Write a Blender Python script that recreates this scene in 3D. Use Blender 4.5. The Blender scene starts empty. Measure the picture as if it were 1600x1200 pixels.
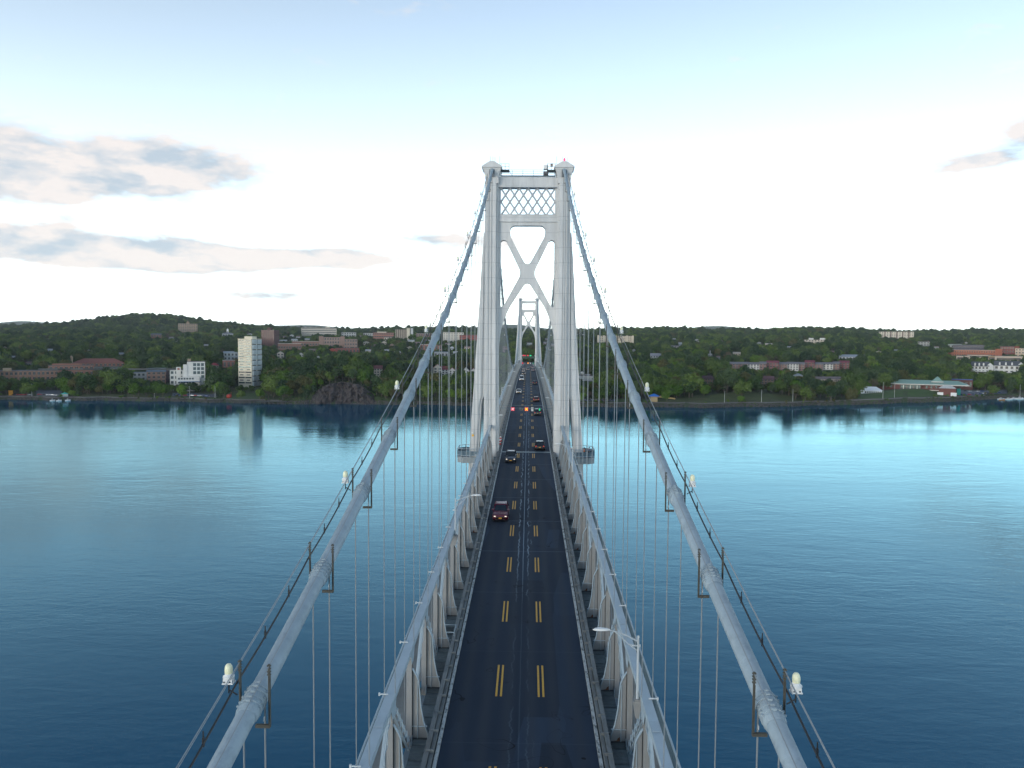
import bpy, bmesh, math, random
from mathutils import Vector, Matrix, noise as mnoise
R = math.radians
ORD = ['first', 'second', 'third', 'fourth', 'fifth', 'sixth', 'seventh', 'eighth', 'ninth', 'tenth', 'eleventh', 'twelfth', 'thirteenth', 'fourteenth', 'fifteenth', 'sixteenth', 'seventeenth', 'eighteenth', 'nineteenth', 'twentieth', 'last']
scene = bpy.context.scene
C = scene.collection
rng = random.Random(7)

# ------------------------------------------------------------------ camera
XC, CAMZ = 0.40, 67.0
F_PX, YAW, PITCH, ROLL = 1238.5, 0.02103, 0.05645, 0.00713
cam_d = bpy.data.cameras.new('camera'); cam = bpy.data.objects.new('camera', cam_d); C.objects.link(cam)
cam_d.sensor_width = 36.0; cam_d.lens = 36.0 * F_PX / 1600.0
cam_d.clip_start = 0.5; cam_d.clip_end = 60000
cam.matrix_world = (Matrix.Translation((XC, 0, CAMZ)) @ Matrix.Rotation(YAW, 4, 'Z')
                    @ Matrix.Rotation(math.pi/2 - PITCH, 4, 'X') @ Matrix.Rotation(ROLL, 4, 'Z'))
scene.camera = cam

# ------------------------------------------------------------------ world
SUN_EL, SUN_AZ = R(9), R(218)         # azimuth clockwise from +Y: low in the sky behind and left of the camera
world = bpy.data.worlds.new("World"); scene.world = world; world.use_nodes = True
nt = world.node_tree; N = nt.nodes; L = nt.links; N.clear()
def wn(t, **kw):
    n = N.new(t)
    for k, v in kw.items(): setattr(n, k, v)
    return n
def wmath(op, a, b=None, c=None, clamp=False):
    n = wn('ShaderNodeMath', operation=op, use_clamp=clamp)
    for i, v in enumerate((a, b, c)):
        if v is None: continue
        if isinstance(v, (int, float)): n.inputs[i].default_value = v
        else: L.new(v, n.inputs[i])
    return n.outputs[0]
sky = wn('ShaderNodeTexSky', sky_type='NISHITA'); sky.sun_disc = False
sky.sun_elevation = R(9); sky.sun_rotation = SUN_AZ; sky.altitude = 60; sky.air_density = 1.0; sky.dust_density = .6; sky.ozone_density = 2.5
tc = wn('ShaderNodeTexCoord'); sep = wn('ShaderNodeSeparateXYZ'); L.new(tc.outputs['Generated'], sep.inputs[0])
X, Y, Z = sep.outputs
azi = wmath('ARCTAN2', X, Y); ele = wmath('ARCSINE', Z)
# wide pale glow of the thin high overcast towards the horizon, all the way round
elp = wmath('MAXIMUM', ele, 0.0)
veil = wmath('POWER', 2.718, wmath('MULTIPLY', elp, -3.4))
# clouds: noise in azimuth / elevation, flattened towards the horizon
def cloud_noise(de, scale=1.0, detail=7):
    cmb = wn('ShaderNodeCombineXYZ')
    L.new(wmath('MULTIPLY', azi, 3.6*scale), cmb.inputs[0])
    L.new(wmath('MULTIPLY', wmath('ADD', ele, de), 10.0*scale), cmb.inputs[1])
    cmb.inputs[2].default_value = 3.7
    nz = wn('ShaderNodeTexNoise'); nz.inputs['Scale'].default_value = 3.0; nz.inputs['Detail'].default_value = detail
    nz.inputs['Roughness'].default_value = 0.60; nz.inputs['Distortion'].default_value = 0.15
    L.new(cmb.outputs[0], nz.inputs['Vector'])
    return nz.outputs['Fac']
def blob(a0, e0, sa, se, amp):
    da = wmath('DIVIDE', wmath('SUBTRACT', azi, a0), sa); de = wmath('DIVIDE', wmath('SUBTRACT', ele, e0), se)
    q = wmath('ADD', wmath('MULTIPLY', da, da), wmath('MULTIPLY', de, de))
    return wmath('MULTIPLY', wmath('POWER', 2.718, wmath('MULTIPLY', q, -1.0)), amp)
cov = None
for b in [(-0.60, 0.185, 0.18, 0.036, .48), (-0.43, 0.192, 0.11, 0.027, .42), (-0.66, 0.150, 0.13, 0.020, .28), (-0.50, 0.160, 0.06, 0.012, .2),
          (-0.58, 0.100, 0.21, 0.023, .50), (-0.40, 0.090, 0.16, 0.016, .48), (-0.22, 0.100, 0.13, 0.012, .36), (-0.12, 0.122, 0.11, 0.013, .34), (-0.33, 0.052, 0.09, 0.008, .32), (-0.48, 0.040, 0.36, 0.010, .18),
          (0.50, 0.192, 0.06, 0.013, .36), (0.60, 0.220, 0.09, 0.026, .40), (0.56, 0.09, 0.16, 0.007, .10),
          (-1.5, 0.22, 0.5, 0.09, .22), (1.5, 0.2, 0.5, 0.08, .22), (2.7, 0.25, 0.6, 0.1, .20), (-2.6, 0.16, 0.5, 0.06, .20)]:
    o = blob(*b); cov = o if cov is None else wmath('ADD', cov, o)
n0 = cloud_noise(0.0); n1 = cloud_noise(0.018)
dens = wmath('MULTIPLY', wmath('SUBTRACT', wmath('ADD', n0, cov), 0.625), 4.2, clamp=True)
dens = wmath('SMOOTH_MIN', dens, 1.0, 0.3)
lit = wmath('ADD', wmath('MULTIPLY', wmath('SUBTRACT', n0, n1), 4.5), 0.62, clamp=True)
mixc = wn('ShaderNodeMix', data_type='RGBA'); L.new(lit, mixc.inputs[0])
mixc.inputs[6].default_value = (0.39, 0.46, 0.53, 1); mixc.inputs[7].default_value = (0.72, 0.66, 0.63, 1)
SKY_S = 0.15
bg_s = wn('ShaderNodeMix', data_type='RGBA', blend_type='MULTIPLY'); bg_s.inputs[0].default_value = 1
hs = wn('ShaderNodeHueSaturation'); hs.inputs['Saturation'].default_value = .92; L.new(sky.outputs[0], hs.inputs['Color']); L.new(hs.outputs[0], bg_s.inputs[6]); bg_s.inputs[7].default_value = (SKY_S, SKY_S, SKY_S, 1)
addv = wn('ShaderNodeMix', data_type='RGBA', blend_type='ADD', clamp_result=False); addv.clamp_factor = False
L.new(wmath('ADD', veil, wmath('MULTIPLY', wmath('POWER', 2.718, wmath('MULTIPLY', elp, -9.0)), 1.2)), addv.inputs[0])
L.new(bg_s.outputs[2], addv.inputs[6]); addv.inputs[7].default_value = (0.84, 0.93, 0.95, 1)
VEIL = addv
mx = wn('ShaderNodeMix', data_type='RGBA'); L.new(wmath('MULTIPLY', dens, 0.97), mx.inputs[0])
L.new(addv.outputs[2], mx.inputs[6]); L.new(mixc.outputs[2], mx.inputs[7])
bg = wn('ShaderNodeBackground'); bg.inputs['Strength'].default_value = 1.0
L.new(mx.outputs[2], bg.inputs['Color'])
wo = wn('ShaderNodeOutputWorld'); L.new(bg.outputs[0], wo.inputs['Surface'])

# ------------------------------------------------------------------ sun, exposure
sun_d = bpy.data.lights.new('sun', 'SUN'); sun = bpy.data.objects.new('sun', sun_d); C.objects.link(sun)
sun_d.energy = 0.8; sun_d.angle = R(20); sun_d.color = (1.0, 0.93, 0.86)
sd = Vector((math.sin(SUN_AZ)*math.cos(SUN_EL), math.cos(SUN_AZ)*math.cos(SUN_EL), math.sin(SUN_EL)))
sun.rotation_euler = sd.to_track_quat('Z', 'Y').to_euler()
vs = scene.view_settings
scene.display_settings.display_device = 'sRGB'
vs.view_transform = 'Standard'; vs.look = 'None'; vs.gamma = 1.0; vs.exposure = 0.42; vs.use_curve_mapping = False
scene.cycles.max_bounces = 6; scene.cycles.diffuse_bounces = 3; scene.cycles.glossy_bounces = 3
scene.cycles.use_denoising = True; scene.cycles.volume_bounces = 0; scene.cycles.transparent_max_bounces = 12
scene.cycles.use_adaptive_sampling = True; scene.cycles.adaptive_threshold = 0.01

# ------------------------------------------------------------------ materials
def new_mat(name):
    m = bpy.data.materials.new(name); m.use_nodes = True
    nt = m.node_tree; b = nt.nodes.get('Principled BSDF')
    return m, nt, b
_mats = {}
def mat(name, col, rough=.6, metal=0, var=.18, scale=2.0, bump=0.0, bscale=30, stretch=(1, 1, 1), dirt=None, dirt_amt=.5, dirt_scale=.6, rand=0, spec=None, emit=None, es=0):
    if name in _mats: return _mats[name]
    m, nt, b = new_mat(name); n = nt.nodes; l = nt.links
    tcn = n.new('ShaderNodeTexCoord'); mp = n.new('ShaderNodeMapping'); mp.inputs['Scale'].default_value = stretch
    l.new(tcn.outputs['Object'], mp.inputs[0])
    nz = n.new('ShaderNodeTexNoise'); nz.inputs['Scale'].default_value = scale; nz.inputs['Detail'].default_value = 6; nz.inputs['Roughness'].default_value = .65
    l.new(mp.outputs[0], nz.inputs['Vector'])
    mr = n.new('ShaderNodeMapRange'); mr.inputs[1].default_value = .25; mr.inputs[2].default_value = .75; mr.inputs[3].default_value = 1-var; mr.inputs[4].default_value = 1+var
    l.new(nz.outputs['Fac'], mr.inputs[0])
    hsv = n.new('ShaderNodeHueSaturation'); hsv.inputs['Color'].default_value = (*col, 1)
    val = mr.outputs[0]
    if rand:
        oi = n.new('ShaderNodeObjectInfo'); r2 = n.new('ShaderNodeMapRange'); r2.inputs[3].default_value = 1-rand; r2.inputs[4].default_value = 1+rand
        l.new(oi.outputs['Random'], r2.inputs[0]); mu = n.new('ShaderNodeMath'); mu.operation = 'MULTIPLY'; l.new(val, mu.inputs[0]); l.new(r2.outputs[0], mu.inputs[1]); val = mu.outputs[0]
    l.new(val, hsv.inputs['Value']); out = hsv.outputs[0]
    if dirt:
        n2 = n.new('ShaderNodeTexNoise'); n2.inputs['Scale'].default_value = dirt_scale; n2.inputs['Detail'].default_value = 9; n2.inputs['Roughness'].default_value = .7
        l.new(mp.outputs[0], n2.inputs['Vector'])
        r3 = n.new('ShaderNodeMapRange'); r3.inputs[1].default_value = .5; r3.inputs[2].default_value = .72; r3.inputs[3].default_value = 0; r3.inputs[4].default_value = dirt_amt
        l.new(n2.outputs['Fac'], r3.inputs[0])
        mi = n.new('ShaderNodeMix'); mi.data_type = 'RGBA'; l.new(r3.outputs[0], mi.inputs[0]); l.new(out, mi.inputs[6]); mi.inputs[7].default_value = (*dirt, 1); out = mi.outputs[2]
    l.new(out, b.inputs['Base Color'])
    b.inputs['Roughness'].default_value = rough; b.inputs['Metallic'].default_value = metal
    if spec is not None: b.inputs['Specular IOR Level'].default_value = spec
    if bump:
        nb = n.new('ShaderNodeTexNoise'); nb.inputs['Scale'].default_value = bscale; nb.inputs['Detail'].default_value = 4; l.new(mp.outputs[0], nb.inputs['Vector'])
        bp = n.new('ShaderNodeBump'); bp.inputs['Strength'].default_value = bump; bp.inputs['Distance'].default_value = .05; l.new(nb.outputs['Fac'], bp.inputs['Height']); l.new(bp.outputs[0], b.inputs['Normal'])
    if emit:
        b.inputs['Emission Color'].default_value = (*emit, 1); b.inputs['Emission Strength'].default_value = es
    _mats[name] = m
    return m
M_TOWER = mat('tower_paint', (.62, .63, .63), .65, var=.16, scale=.5, stretch=(1, 1, .14), dirt=(.45, .46, .46), dirt_amt=.8, dirt_scale=.8, bump=.25, bscale=9)
def seams(m, pitch, w_, dark):
    nt = m.node_tree; n = nt.nodes; l = nt.links; b = n.get('Principled BSDF'); src = b.inputs['Base Color'].links[0].from_socket
    tc_ = n.new('ShaderNodeTexCoord'); s_ = n.new('ShaderNodeSeparateXYZ'); l.new(tc_.outputs['Object'], s_.inputs[0]); last = s_.outputs[2]
    for op, v in (('DIVIDE', pitch), ('FRACT', None), ('LESS_THAN', w_/pitch)):
        k = n.new('ShaderNodeMath'); k.operation = op; l.new(last, k.inputs[0]); last = k.outputs[0]
        if v is not None: k.inputs[1].default_value = v
    mi = n.new('ShaderNodeMix'); mi.data_type = 'RGBA'; l.new(last, mi.inputs[0]); l.new(src, mi.inputs[6]); mi.inputs[7].default_value = (*dark, 1); l.new(mi.outputs[2], b.inputs['Base Color'])
seams(M_TOWER, 2.72, .07, (.42, .44, .45))
M_CABLE = mat('cable_paint', (.33, .41, .46), .7, var=.16, scale=1.2, dirt=(.22, .28, .33), dirt_amt=.8, dirt_scale=2.2, bump=.3, bscale=16)
M_CHORD = mat('chord_paint', (.36, .45, .51), .6, var=.10, scale=.8, dirt=(.30, .37, .42), dirt_amt=.5, dirt_scale=.7, bump=.15)
M_BRACKET = mat('bracket_paint', (.26, .27, .275), .6, var=.14, scale=1.1, stretch=(1, 1, .3), dirt=(.22, .21, .19), dirt_amt=.7, dirt_scale=1.3, bump=.2)
M_RUST = mat('rust', (.16, .07, .035), .9, var=.4, scale=6)
M_WIRE = mat('galvanised_wire', (.27, .30, .32), .5, metal=.3, var=.08)
M_POST = mat('weathered_post_steel', (.075, .075, .065), .8, var=.3, scale=8)
M_DARK = mat('dark_steel', (.045, .055, .06), .7, var=.2)
M_RAILING = mat('railing_paint', (.13, .20, .24), .6, var=.2, scale=2)
M_PANEL = mat('railing_panel', (.10, .16, .20), .7, var=.2, scale=2.5, dirt=(.05, .08, .1))
M_GRATE = mat('walkway_grating', (.11, .14, .15), .8, var=.3, scale=1.4, rand=.35, bump=.4, bscale=25)
M_BEAM = mat('guard_beam', (.17, .19, .195), .8, var=.3, scale=1.6, stretch=(1, .25, 1), dirt=(.06, .055, .05), dirt_amt=.8, dirt_scale=1.4)
M_LPOLE = mat('lamp_pole_grey', (.42, .47, .50), .5, var=.08)
M_WHITE = mat('white_paint', (.72, .74, .74), .5, var=.06)
M_GLOBE = mat('lamp_globe', (.85, .85, .60), .3, var=.03)
M_BLACK = mat('black_cable_jacket', (.012, .014, .018), .5, var=.2)
M_CONC = mat('pier_concrete', (.34, .33, .30), .85, var=.2, scale=.3, stretch=(1, 1, .4), dirt=(.15, .15, .14))

# ------------------------------------------------------------------ mesh helpers
class MB:
    def __init__(s): s.v = []; s.f = []; s.mi = []; s.cur = 0
    def add(s, vs_, fs):
        o = len(s.v); s.v += [tuple(v) for v in vs_]
        for f in fs: s.f.append([i+o for i in f]); s.mi.append(s.cur)
    def box(s, x0, x1, y0, y1, z0, z1):
        s.add([(x0,y0,z0),(x1,y0,z0),(x1,y1,z0),(x0,y1,z0),(x0,y0,z1),(x1,y0,z1),(x1,y1,z1),(x0,y1,z1)],
              [(0,3,2,1),(4,5,6,7),(0,1,5,4),(1,2,6,5),(2,3,7,6),(3,0,4,7)])
    def prism(s, pts, axis, a, b):
        """polygon pts (2D) extruded along axis from a to b.  axis y: pts=(x,z);  x: pts=(y,z);  z: pts=(x,y)"""
        def P(p, t): return {'y': (p[0], t, p[1]), 'x': (t, p[0], p[1]), 'z': (p[0], p[1], t)}[axis]
        n = len(pts); vs_ = [P(p, a) for p in pts]+[P(p, b) for p in pts]
        s.add(vs_, [tuple(range(n))[::-1], tuple(range(n, 2*n))]+[(i, (i+1) % n, n+(i+1) % n, n+i) for i in range(n)])
    def tube(s, path, r, n=8, caps=True, flat=1.0):
        path = [Vector(p) for p in path]; rings = []
        for i, p in enumerate(path):
            t = (path[min(i+1, len(path)-1)]-path[max(i-1, 0)]).normalized()
            up = Vector((0, 0, 1)) if abs(t.z) < .95 else Vector((1, 0, 0))
            a = t.cross(up).normalized(); b = a.cross(t).normalized()
            rr = r[i] if isinstance(r, (list, tuple)) else r
            rings.append([p+a*math.cos(2*math.pi*k/n)*rr+b*math.sin(2*math.pi*k/n)*rr*flat for k in range(n)])
        vs_ = [v for rg in rings for v in rg]; fs = []
        for i in range(len(rings)-1):
            for k in range(n): fs.append((i*n+k, i*n+(k+1) % n, (i+1)*n+(k+1) % n, (i+1)*n+k))
        if caps: fs += [tuple(range(n))[::-1], tuple(range((len(rings)-1)*n, len(rings)*n))]
        s.add(vs_, fs)
    def bar(s, a, b, w, h, side=(1, 0, 0)):
        """rectangular bar from a to b, width w along the side direction, height h"""
        a = Vector(a); b = Vector(b); t = (b-a).normalized(); sv = Vector(side); sv = (sv-t*sv.dot(t)).normalized(); u = t.cross(sv)
        q = [sv*w/2+u*h/2, -sv*w/2+u*h/2, -sv*w/2-u*h/2, sv*w/2-u*h/2]
        s.add([a+k for k in q]+[b+k for k in q], [(0,1,2,3),(7,6,5,4),(0,4,5,1),(1,5,6,2),(2,6,7,3),(3,7,4,0)])
    def lathe(s, prof, n=16, c=(0, 0, 0)):
        vs_ = []; fs = []
        for r_, z in prof:
            for k in range(n): vs_.append((c[0]+r_*math.cos(2*math.pi*k/n), c[1]+r_*math.sin(2*math.pi*k/n), c[2]+z))
        for i in range(len(prof)-1):
            for k in range(n): fs.append((i*n+k, i*n+(k+1) % n, (i+1)*n+(k+1) % n, (i+1)*n+k))
        fs += [tuple(range(n))[::-1], tuple(range((len(prof)-1)*n, len(prof)*n))]
        s.add(vs_, fs)
    def loft(s, rings, caps=True):
        n = len(rings[0]); fs = []
        for i in range(len(rings)-1):
            for k in range(n): fs.append((i*n+k, i*n+(k+1) % n, (i+1)*n+(k+1) % n, (i+1)*n+k))
        if caps: fs += [tuple(range(n))[::-1], tuple(range((len(rings)-1)*n, len(rings)*n))]
        s.add([v for r_ in rings for v in r_], fs)
    def mesh(s, name, mats, smooth=False):
        me = bpy.data.meshes.new(name); me.from_pydata(s.v, [], s.f)
        for m in (mats if isinstance(mats, (list, tuple)) else [mats]): me.materials.append(m)
        me.polygons.foreach_set('material_index', s.mi)
        bm = bmesh.new(); bm.from_mesh(me); bmesh.ops.recalc_face_normals(bm, faces=bm.faces); bm.to_mesh(me); bm.free()
        if smooth:
            me.polygons.foreach_set('use_smooth', [True]*len(me.polygons))
            try: me.set_sharp_from_angle(angle=R(40))
            except Exception: pass
        me.update()
        return me
    def build(s, name, mats, parent=None, loc=(0, 0, 0), smooth=False, **props):
        return put(name, s.mesh(name, mats, smooth), parent, loc, **props)
def put(name, me, parent=None, loc=(0, 0, 0), rot=(0, 0, 0), scale=None, **props):
    o = bpy.data.objects.new(name, me); C.objects.link(o); o.parent = parent; o.location = loc; o.rotation_euler = rot
    if scale: o.scale = scale
    for k, v in props.items():
        if v is not None: o[k] = v
    return o
def thing(name, label, cat, loc=(0, 0, 0), rz=0, group=None):
    o = put(name, None, None, loc, (0, 0, rz), label=label, category=cat, group=group)
    return o
def mirror(me, name):
    m2 = me.copy(); m2.name = name
    for v in m2.vertices: v.co.x = -v.co.x
    m2.flip_normals(); m2.update()
    return m2
def px2w(px, d, dz=0.0):
    """point at image column px of the photograph, d metres ahead of the camera"""
    u = (px-800)/F_PX*d
    return Vector((XC+u*math.cos(YAW)-d*math.sin(YAW), u*math.sin(YAW)+d*math.cos(YAW), dz))
def hor(px): return 530+.00713*(px-800)
def zat(px, y, d): return CAMZ-(y-hor(px))*d/F_PX

# ------------------------------------------------------------------ water
def water_mat():
    m, nt, b = new_mat('river_water'); n = nt.nodes; l = nt.links
    n.remove(b)
    geo = n.new('ShaderNodeNewGeometry')
    def nz(sx, sy, sc, det, rot=0.0):
        mp = n.new('ShaderNodeMapping'); mp.inputs['Scale'].default_value = (sx, sy, 1); mp.inputs['Rotation'].default_value = (0, 0, rot)
        l.new(geo.outputs['Position'], mp.inputs[0])
        t = n.new('ShaderNodeTexNoise'); t.inputs['Scale'].default_value = sc; t.inputs['Detail'].default_value = det; t.inputs['Roughness'].default_value = .55; t.inputs['Distortion'].default_value = .4
        l.new(mp.outputs[0], t.inputs['Vector']); return t.outputs['Fac']
    def mth(op, a, bb):
        k = n.new('ShaderNodeMath'); k.operation = op
        for i, v in enumerate((a, bb)):
            if isinstance(v, (int, float)): k.inputs[i].default_value = v
            else: l.new(v, k.inputs[i])
        return k.outputs[0]
    # gust patches: rougher and calmer water
    gust = nz(.0016, .0065, 1.0, 4, .12)
    gm = n.new('ShaderNodeMapRange'); gm.inputs[1].default_value = .35; gm.inputs[2].default_value = .68; gm.inputs[3].default_value = .30; gm.inputs[4].default_value = 1.75; l.new(gust, gm.inputs[0])
    h = mth('ADD', mth('MULTIPLY', nz(.35, .85, .55, 3, .35), .75), mth('MULTIPLY', nz(.9, 1.6, 1.1, 2, -.3), .22))
    h = mth('ADD', h, mth('MULTIPLY', nz(.10, .22, .5, 2, .25), 1.3))
    h = mth('MULTIPLY', h, gm.outputs[0])
    bp = n.new('ShaderNodeBump'); bp.inputs['Strength'].default_value = 1.0; bp.inputs['Distance'].default_value = .068
    l.new(h, bp.inputs['Height'])
    # river water: blue green body under a clear dielectric surface that absorbs some red
    df = n.new('ShaderNodeBsdfDiffuse'); df.inputs['Color'].default_value = (.0, .056, .128, 1)
    gl = n.new('ShaderNodeBsdfGlossy'); gl.inputs['Color'].default_value = (.55, .90, 1.0, 1); gl.inputs['Roughness'].default_value = .04
    fr = n.new('ShaderNodeFresnel'); fr.inputs['IOR'].default_value = 1.36
    l.new(bp.outputs[0], gl.inputs['Normal']); l.new(bp.outputs[0], fr.inputs['Normal'])
    ms = n.new('ShaderNodeMixShader'); l.new(fr.outputs[0], ms.inputs[0]); l.new(df.outputs[0], ms.inputs[1]); l.new(gl.outputs[0], ms.inputs[2])
    l.new(ms.outputs[0], n.get('Material Output').inputs['Surface'])
    return m
w = MB(); w.add([(-26000, -9000, 0), (26000, -9000, 0), (26000, 26000, 0), (-26000, 26000, 0)], [(0, 1, 2, 3)])
w.build('river_water', water_mat(), kind='structure')
# ================================================================== BRIDGE
D1, SPAN, PAN = 144.03, 457.0, 6.427
D2 = D1+SPAN
GR = .02349; ZT = CAMZ-20.557
def zdeck(y):
    if y <= D1: return ZT-GR*(D1-y)
    if y <= D2: t = y-D1; return ZT+GR*t*(1-t/SPAN)
    return ZT-GR*(y-D2)
def sdeck(y): return (zdeck(y+.5)-zdeck(y-.5))
ZS = CAMZ+30.7
def zcab(y):
    if y <= D1: t = D1-y; return ZS-.43364*t+.00092*t*t
    if y <= D2: t = (y-D1)/SPAN; return ZS-4*43.9*t*(1-t)
    t = y-D2; return ZS-.43364*t+.00092*t*t
def frange(a, b, s):
    r = []; x = a
    while x < b-1e-6: r.append(x); x += s
    return r+[b]
Y_NEAR, Y_FAR = -70.0, D2+225.0
# ---- road
def sheet(name, x0, x1, dz, m, ys, parent=None, **props):
    b = MB(); vs_ = []; fs = []
    for y in ys: vs_ += [(x0, y, zdeck(y)+dz), (x1, y, zdeck(y)+dz)]
    for i in range(len(ys)-1): fs.append((2*i, 2*i+1, 2*i+3, 2*i+2))
    b.add(vs_, fs); return b.build(name, m, parent, **props)
def prof_bar(x0, x1, dz0, dz1, ys, b=None):
    b = b or MB()
    b.loft([[(x0, y, zdeck(y)+dz0), (x1, y, zdeck(y)+dz0), (x1, y, zdeck(y)+dz1), (x0, y, zdeck(y)+dz1)] for y in ys]); return b
def asphalt_mat():
    m, nt, b = new_mat('asphalt'); n = nt.nodes; l = nt.links
    geo = n.new('ShaderNodeNewGeometry'); sp = n.new('ShaderNodeSeparateXYZ'); l.new(geo.outputs['Position'], sp.inputs[0])
    def mth(op, a, bb=None, cl=False):
        k = n.new('ShaderNodeMath'); k.operation = op; k.use_clamp = cl
        for i, v in enumerate((a, bb)):
            if v is None: continue
            if isinstance(v, (int, float)): k.inputs[i].default_value = v
            else: l.new(v, k.inputs[i])
        return k.outputs[0]
    def nz(scale, det, vec=None, rough=.6):
        t = n.new('ShaderNodeTexNoise'); t.inputs['Scale'].default_value = scale; t.inputs['Detail'].default_value = det; t.inputs['Roughness'].default_value = rough
        l.new(vec or geo.outputs['Position'], t.inputs['Vector']); return t.outputs['Fac']
    mp = n.new('ShaderNodeMapping'); mp.inputs['Scale'].default_value = (.9, .06, 1); l.new(geo.outputs['Position'], mp.inputs[0])
    base = n.new('ShaderNodeMix'); base.data_type = 'RGBA'; l.new(nz(1.0, 4, mp.outputs[0]), base.inputs[0])
    base.inputs[6].default_value = (.013, .025, .046, 1); base.inputs[7].default_value = (.028, .044, .070, 1)
    # resurfaced patches
    mv = n.new('ShaderNodeMapping'); mv.inputs['Scale'].default_value = (.33, .045, 1); l.new(geo.outputs['Position'], mv.inputs[0])
    vo = n.new('ShaderNodeTexVoronoi'); vo.distance = 'CHEBYCHEV'; vo.inputs['Scale'].default_value = 1.0; vo.inputs['Randomness'].default_value = .8; l.new(mv.outputs[0], vo.inputs['Vector'])
    sv_ = n.new('ShaderNodeSeparateColor'); l.new(vo.outputs['Color'], sv_.inputs[0])
    pm_ = n.new('ShaderNodeMapRange'); pm_.inputs[3].default_value = .72; pm_.inputs[4].default_value = 1.42; l.new(sv_.outputs[0], pm_.inputs[0])
    hv = n.new('ShaderNodeHueSaturation'); l.new(base.outputs[2], hv.inputs['Color']); l.new(pm_.outputs[0], hv.inputs['Value'])
    # wheel tracks: darker, smoother
    ax = mth('ABSOLUTE', sp.outputs[0])
    trk = mth('POWER', mth('ABSOLUTE', mth('SINE', mth('MULTIPLY', sp.outputs[0], 2.24))), 3)
    c1 = n.new('ShaderNodeMix'); c1.data_type = 'RGBA'; l.new(mth('MULTIPLY', trk, .45), c1.inputs[0]); l.new(hv.outputs[0], c1.inputs[6]); c1.inputs[7].default_value = (.042, .050, .064, 1)
    # sealed cracks: two wandering lines either side of the crown, the crown seam itself, short cross cracks
    def wander(x0, amp, wdt, sc):
        c = n.new('ShaderNodeCombineXYZ'); l.new(mth('MULTIPLY', sp.outputs[1], 1.0), c.inputs[1]); c.inputs[0].default_value = x0*7
        w_ = mth('MULTIPLY', mth('SUBTRACT', nz(sc, 5, c.outputs[0], .75), .5), amp)
        d = mth('ABSOLUTE', mth('SUBTRACT', mth('SUBTRACT', sp.outputs[0], x0), w_))
        return mth('SUBTRACT', 1.0, mth('DIVIDE', d, wdt), True)
    br = nz(.35, 3); gate = mth('MULTIPLY', mth('SUBTRACT', br, .42), 6, True)
    cr = mth('MAXIMUM', mth('MULTIPLY', wander(-.50, .9, .07, .55), gate), mth('MULTIPLY', wander(.50, .9, .07, .5), gate))
    cr = mth('MAXIMUM', cr, mth('MULTIPLY', wander(0.0, .14, .06, .3), .8))
    cr = mth('MAXIMUM', cr, mth('MULTIPLY', wander(.80, 1.0, .03, .9), mth('MULTIPLY', mth('SUBTRACT', nz(.22, 2), .55), 8, True)))
    # fewer cracks on the newer near end
    far = n.new('ShaderNodeMapRange'); far.inputs[1].default_value = 66; far.inputs[2].default_value = 84; far.inputs[3].default_value = .10; far.inputs[4].default_value = 1.0; l.new(sp.outputs[1], far.inputs[0])
    c2 = n.new('ShaderNodeMix'); c2.data_type = 'RGBA'; l.new(mth('MULTIPLY', cr, far.outputs[0]), c2.inputs[0]); l.new(c1.outputs[2], c2.inputs[6]); c2.inputs[7].default_value = (.34, .46, .56, 1)
    # transverse joints every two panels
    fr = mth('ABSOLUTE', mth('SUBTRACT', mth('FRACT', mth('DIVIDE', mth('SUBTRACT', sp.outputs[1], D1-12.53*40), 12.53)), .5))
    jt = mth('GREATER_THAN', fr, .4955)
    c3 = n.new('ShaderNodeMix'); c3.data_type = 'RGBA'; l.new(mth('MULTIPLY', mth('MULTIPLY', jt, .55), far.outputs[0]), c3.inputs[0]); l.new(c2.outputs[2], c3.inputs[6]); c3.inputs[7].default_value = (.15, .20, .25, 1)
    # dark sealant loops
    loop = n.new('ShaderNodeTexNoise'); loop.inputs['Scale'].default_value = .33; loop.inputs['Detail'].default_value = 1; loop.inputs['Distortion'].default_value = 1.2; l.new(geo.outputs['Position'], loop.inputs['Vector'])
    lp = mth('LESS_THAN', mth('ABSOLUTE', mth('SUBTRACT', loop.outputs['Fac'], .60)), .005)
    c4 = n.new('ShaderNodeMix'); c4.data_type = 'RGBA'; l.new(mth('MULTIPLY', lp, mth('MULTIPLY', mth('SUBTRACT', nz(.11, 2), .48), 6, True)), c4.inputs[0]); l.new(c3.outputs[2], c4.inputs[6]); c4.inputs[7].default_value = (.004, .005, .008, 1)
    l.new(c4.outputs[2], b.inputs['Base Color']); b.inputs['Roughness'].default_value = .85; b.inputs['Specular IOR Level'].default_value = .2
    bp = n.new('ShaderNodeBump'); bp.inputs['Strength'].default_value = .35; bp.inputs['Distance'].default_value = .01; l.new(nz(40, 3), bp.inputs['Height']); l.new(bp.outputs[0], b.inputs['Normal'])
    return m
YS = frange(Y_NEAR, D1, 8)[:-1]+frange(D1, D2, 8)[:-1]+frange(D2, 1120, 12)
road = sheet('road', -4.42, 4.42, 0, asphalt_mat(), YS, kind='structure')
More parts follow.
